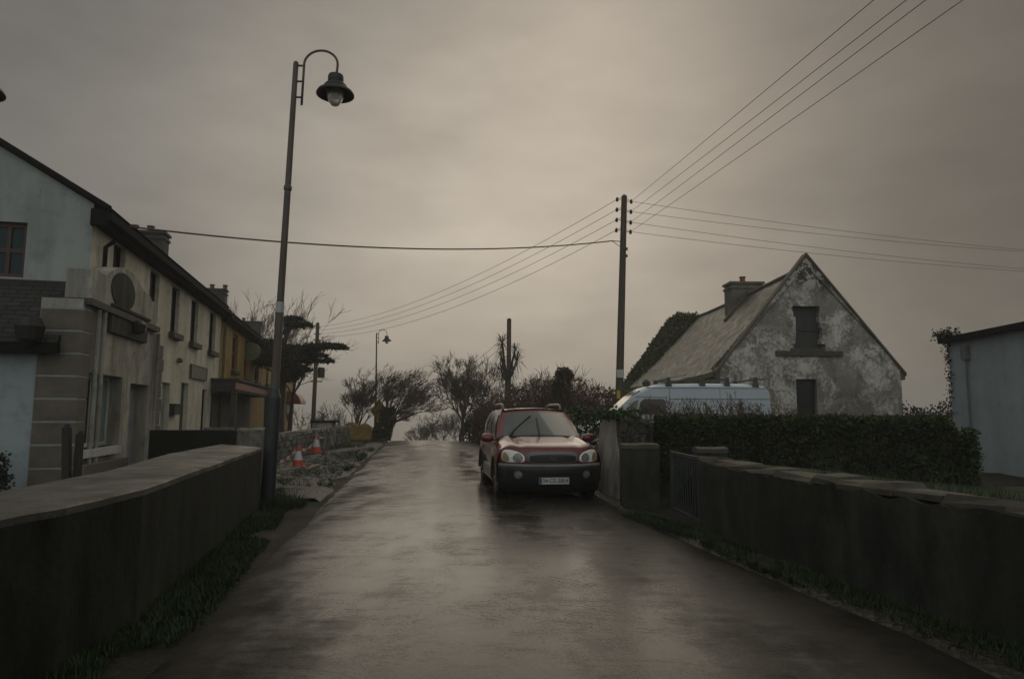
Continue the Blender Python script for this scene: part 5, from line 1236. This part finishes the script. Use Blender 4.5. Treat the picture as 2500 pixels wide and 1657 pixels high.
m_ = MB(); m_.grid([[scr(u * .955, t, .010) for u in U] for t in (.0, .02, .05, .08)]); m_.build('cowl', M['black'], ws, local=True)
m_ = MB(); m_.obox(scr(-.74, .10, .04), scr(-.18, .74, .03), .022, .02); m_.obox(scr(-.74, .0, .05), scr(-.66, .2, .045), .03, .02); m_.build('wiper', M['black'], car, local=True)
m_ = MB(); m_.obox(scr(-.04, -.02, .05), scr(-.01, .66, .03), .016, .018); m_.build('wiper', M['black'], car, local=True)
for sgn in (-1, 1):
    for a, b in ((.05, .30), (.35, .62), (.67, .93)):
        m_ = MB(); m_.grid([[side(sgn, lerp(a, b, i / 6), lerp(.08, .86, t / 5)) + Vector((sgn * .012, 0, .004)) for t in range(6)] for i in range(7)]); m_.build('side_window', M['sideglass'], car, smooth=True, local=True)
    m_ = MB(); x = sgn * .60; m_.tube([(x, 2.30, 1.60), (x, 2.38, 1.685), (x, 2.55, 1.712), (x, 3.6, 1.712), (x, 3.85, 1.67), (x, 3.95, 1.58)], [.026, .028, .024, .024, .026, .026], 8); m_.build('roof_rail', M['cladlight'], car, smooth=True, local=True)
    m_ = MB(); rows = []
    for i in range(9):
        t = math.pi * i / 8; r__ = max(.02, math.sin(t)) ** .7
        rows.append([(sgn * (1.0 - .135 * math.cos(t) * .9), 1.52 + .075 * r__ * math.cos(q) , 1.055 + .085 * r__ * math.sin(q)) for q in [2 * math.pi * k / 14 for k in range(14)]])
    m_.grid(rows, closed=True); m_.box(*sorted((sgn * .80, sgn * .90)), 1.50, 1.58, 1.0, 1.05); m_.build('wing_mirror', M['carred'], car, smooth=True, local=True)
    for yw in (.90, 3.52):
        cx_ = sgn * .80; m_ = MB(); m_.lathe([(.20, -.10), (.30, -.115), (.345, -.10), (.36, -.05), (.36, .05), (.345, .10), (.30, .115), (.20, .10)], (cx_, yw, .36), 28, 'X'); wh_ = m_.build('wheel', M['tyre'], car, smooth=True, local=True)
        m_ = MB(); sg_ = sgn; m_.lathe([(.225, .095 * sg_), (.215, .085 * sg_), (.19, .06 * sg_), (.03, .08 * sg_), (.0, .08 * sg_)], (cx_, yw, .36), 24, 'X', cap=False)
        for k in range(5):
            a = 2 * math.pi * k / 5; m_.obox((cx_ + sg_ * .09, yw + .04 * math.cos(a), .36 + .04 * math.sin(a)), (cx_ + sg_ * .09, yw + .205 * math.cos(a), .36 + .205 * math.sin(a)), .05, .03, (1, 0, 0))
        m_.build('rim', M['alloy'], wh_, local=True)
m_ = MB(); m_.box(-.78, .78, .35, 4.3, .25, .40); m_.build('underbody', M['black'], car, local=True)

# ------------------------------------------------------------------ the white van
VY = 20.2; vx = X(1497, VY); van = empty('parked_van', (vx - .9, VY, 0), 'white panel van with grey roof bars parked behind the hedge', 'van')
OUT = [(0, .35), (0, .75), (.06, .95), (.22, 1.10), (.55, 1.25), (.92, 1.50), (1.15, 1.72), (1.45, 2.0), (1.72, 2.22), (1.95, 2.33), (2.25, 2.40), (3.4, 2.425), (4.8, 2.42), (5.40, 2.37), (5.50, 2.28), (5.53, 1.9), (5.58, 1.2), (5.58, .35)]
def vsec(d):                                           # d 0 near side .. 1 far side
    s = math.sin(math.pi * d); ins = .0
    return [(vx - .9 + x, VY + 1.95 * d, z - (.0 if z < 2.1 else (.10 * (1 - min(1, s * 4))))) for x, z in OUT]
m_ = MB(); rows = [vsec(d) for d in (0, .04, .12, .3, .5, .7, .88, .96, 1)]
for r__, (iy, iz) in zip(rows, ((0, 0),) * 9): pass
m_.grid([[p for p in r__] for r__ in rows]); m_.poly(rows[0][::-1]); m_.poly(rows[-1]); vb = m_.build('body', M['vanwhite'], van, smooth=False)
def VS_(x, z, d=0): return Vector((vx - .9 + x, VY - d, z))
def vline(a, b, w_=.015): m_ = MB(); m_.obox(VS_(*a, .004), VS_(*b, .004), .02, w_, (0, 0, 1)); return m_
m_ = MB()
for a, b in (((1.9, 2.28), (5.45, 2.28)), ((2.55, 1.96), (5.5, 1.96)), ((1.55, 2.02), (2.5, 2.0))): m_.obox(VS_(*a, .003), VS_(*b, .003), .014, .018)
for x in (2.56, 4.05): m_.obox(VS_(x, .5, .003), VS_(x, 2.27, .003), .012, .012)
m_.build('panel_seams', M['vanseam'], van)
m_ = MB(); m_.poly([VS_(x, z, .012) for x, z in ((1.62, 1.50), (1.70, 1.86), (1.80, 1.955), (2.36, 1.955), (2.44, 1.90), (2.46, 1.50))]); m_.build('cab_window', M['pane'], van)
m_ = MB(); m_.poly([VS_(x, z, .012) for x, z in ((1.28, 1.66), (1.50, 1.88), (1.64, 1.93), (1.56, 1.52), (1.34, 1.50))]); m_.build('quarter_window', M['sideglass'], van)
m_ = MB(); rows = []
for t in range(5):
    x = lerp(.98, 1.72, t / 4); z = itp(OUT, x) + .012; rows.append([(vx - .9 + x - .012, VY + lerp(.12, 1.83, k / 6), z) for k in range(7)])
m_.grid(rows); m_.build('windscreen', M['sideglass'], van)
for x in (2.55, 3.55, 4.28, 5.12):
    m_ = MB()
    for yy in (.06, 1.89): m_.hexa([VS_(x - .10, 2.27, -yy - .05), VS_(x + .10, 2.27, -yy - .05), VS_(x + .10, 2.27, -yy + .05), VS_(x - .10, 2.27, -yy + .05), VS_(x - .05, 2.60, -yy - .04), VS_(x + .05, 2.60, -yy - .04), VS_(x + .05, 2.60, -yy + .04), VS_(x - .05, 2.60, -yy + .04)])
    m_.obox(VS_(x, 2.54, -.0), VS_(x, 2.54, -1.95), .05, .05); m_.build('roof_bar', M['rack'], van)
m_ = MB(); m_.tube([VS_(2.2, 2.47, -.3), VS_(4.3, 2.56, -.3)], .018, 6); m_.tube([VS_(5.05, 2.56, -.3), VS_(5.5, 2.56, -.3)], .02, 6); m_.build('roof_tube', M['rack'], van)
m_ = MB(); m_.lathe([(.02, 0), (.11, .03), (.13, .12), (.06, .2)], VS_(1.98, 2.34, -.5), 10); m_.build('beacon', M['rack'], van)
for xx in (.95, 4.5):
    for yy in (.12, 1.83):
        m_ = MB(); m_.lathe([(.2, -.1), (.33, -.1), (.34, 0), (.33, .1), (.2, .1)], VS_(xx, .33, -yy), 20, 'Y'); m_.build('wheel', M['tyre'], van)

# ------------------------------------------------------------------ cones, tape, debris, road sign
def make_cone(x, y, h):
    c = empty('traffic_cone', (x, y, zr(y) + .04), '', 'traffic cone', 'orange traffic cones'); s = h / .56
    lo, mi, hi = MB(), MB(), MB()
    lo.lathe([(.150, .03), (.118, .19)], (0, 0, 0), 18); lo.box(-.19, .19, -.19, .19, .0, .035)
    mi.lathe([(.1165, .19), (.068, .43)], (0, 0, 0), 18); hi.lathe([(.067, .43), (.05, .53), (.045, .56), (.03, .56)], (0, 0, 0), 18)
    lo.build('cone_base', M['cone'], c, local=True); mi.build('cone_sleeve', M['conewhite'], c, local=True); hi.build('cone_tip', M['cone'], c, local=True)
    c.scale = (s, s, s); return c
k1 = G(727, 1143); k2 = G(772, 1107)
cone = make_cone(k1.x, k1.y, .56); cone['label'] = 'nearer orange and white traffic cone on the dug-up verge'
cone2 = copy_tree(cone); cone2.location = (k2.x, k2.y, .04); cone2.scale = (1.12,) * 3; cone2['label'] = 'farther orange and white traffic cone by the rubble wall'
def tape(a, b, sag_, label):
    a, b = Vector(a), Vector(b); n = 12; m_ = MB(); rows = []
    for i in range(n + 1):
        p = a.lerp(b, i / n) - Vector((0, 0, sag_ * 4 * (i / n) * (1 - i / n))); rows.append([p + Vector((0, 0, -.035)), p + Vector((0, 0, .035)), p + Vector((.004, -.004, .035)), p + Vector((.004, -.004, -.035))])
    m_.grid(rows, closed=True)
    for i in range(n):
        if i % 4 >= 2:
            for k in range(4): m_.mi[i * 4 + k] = 1
    tag(m_.build('barrier_tape', [M['cone'], M['conewhite']]), label, 'barrier tape', 'barrier tape on the cones')
t1 = Vector((k1.x, k1.y, .56)); t2 = Vector((k2.x, k2.y, .64))
tape(t1, G(684, 1127, .25), .05, 'barrier tape sagging left from the nearer cone'); tape(t1, t2, .22, 'barrier tape stretched between the two cones'); tape(t2, D(808, 1067, 33), .05, 'barrier tape running right from the farther cone')
db = MB(); rn = random.Random(19)
for _ in range(260):
    y = rn.uniform(15, 24); x = road_c(y) - 2.6 - rn.random() * 2.2; s = rn.uniform(.02, .085); z = zr(y) + .05
    db.hexa([(x + rn.gauss(0, .2) * s + a * s, y + rn.gauss(0, .2) * s + b * s, z + c * s * .6 + rn.gauss(0, .1) * s) for a, b, c in ((-1, -1, -.5), (1, -1, -.5), (1, 1, -.5), (-1, 1, -.5), (-.8, -.8, 1), (.8, -.8, 1), (.8, .8, 1), (-.8, .8, 1))])
tag(db.build('rubble_debris', M['stonegrey']), 'loose broken stones strewn around the cones on the verge', 'stones', kind='stuff')
for i, (a, b) in enumerate((((672, 1152), (722, 1146)), ((748, 1146), (768, 1138)))):
    A, B = G(*a, .08), G(*b, .08); m_ = MB(); m_.obox(A, B, .12, .05); m_.obox(A.lerp(B, .1) + Vector((0, .18, .02)), B + Vector((.05, .2, .03)), .1, .05)
    tag(m_.build('timber_scrap', M['ptfe'], bevel=.008), ('pale timber scraps lying left of the nearer cone', 'short timber scraps lying right of the nearer cone')[i], 'timber')
ys_ = 45.5; c = D(926, 1003, ys_); s_ = 29 / FPX * ys_ * .95
ws_ = empty('warning_sign', (c.x, ys_, zr(ys_)), 'yellow diamond warning sign beside the windswept tree', 'road sign')
m_ = MB(); P = [(0, -s_), (s_ * .8, 0), (0, s_), (-s_ * .8, 0)]; m_.hexa([(c.x + a, ys_ - .03, c.z + b) for a, b in P] + [(c.x + a, ys_, c.z + b) for a, b in P]); m_.build('sign_face', M['signyellow'], ws_)
m_ = MB(); m_.tube([(c.x, ys_ + .04, zr(ys_) - .2), (c.x, ys_ + .04, c.z + s_ * .7)], .04, 8); m_.build('sign_post', M['trim'], ws_)

# ------------------------------------------------------------------ thin evening mist over the whole scene
hm = bpy.data.materials.new('mist'); hm.use_nodes = True; ht = hm.node_tree; ht.nodes.clear()
pv = ht.nodes.new('ShaderNodeVolumePrincipled'); pv.inputs['Color'].default_value = (.95, .93, .90, 1); pv.inputs['Density'].default_value = .0019; pv.inputs['Anisotropy'].default_value = .2
hout = ht.nodes.new('ShaderNodeOutputMaterial'); ht.links.new(pv.outputs[0], hout.inputs['Volume'])
m_ = MB(); m_.box(-460, 460, -320, 640, -40, 22); tag(m_.build('haze', hm), kind='stuff')
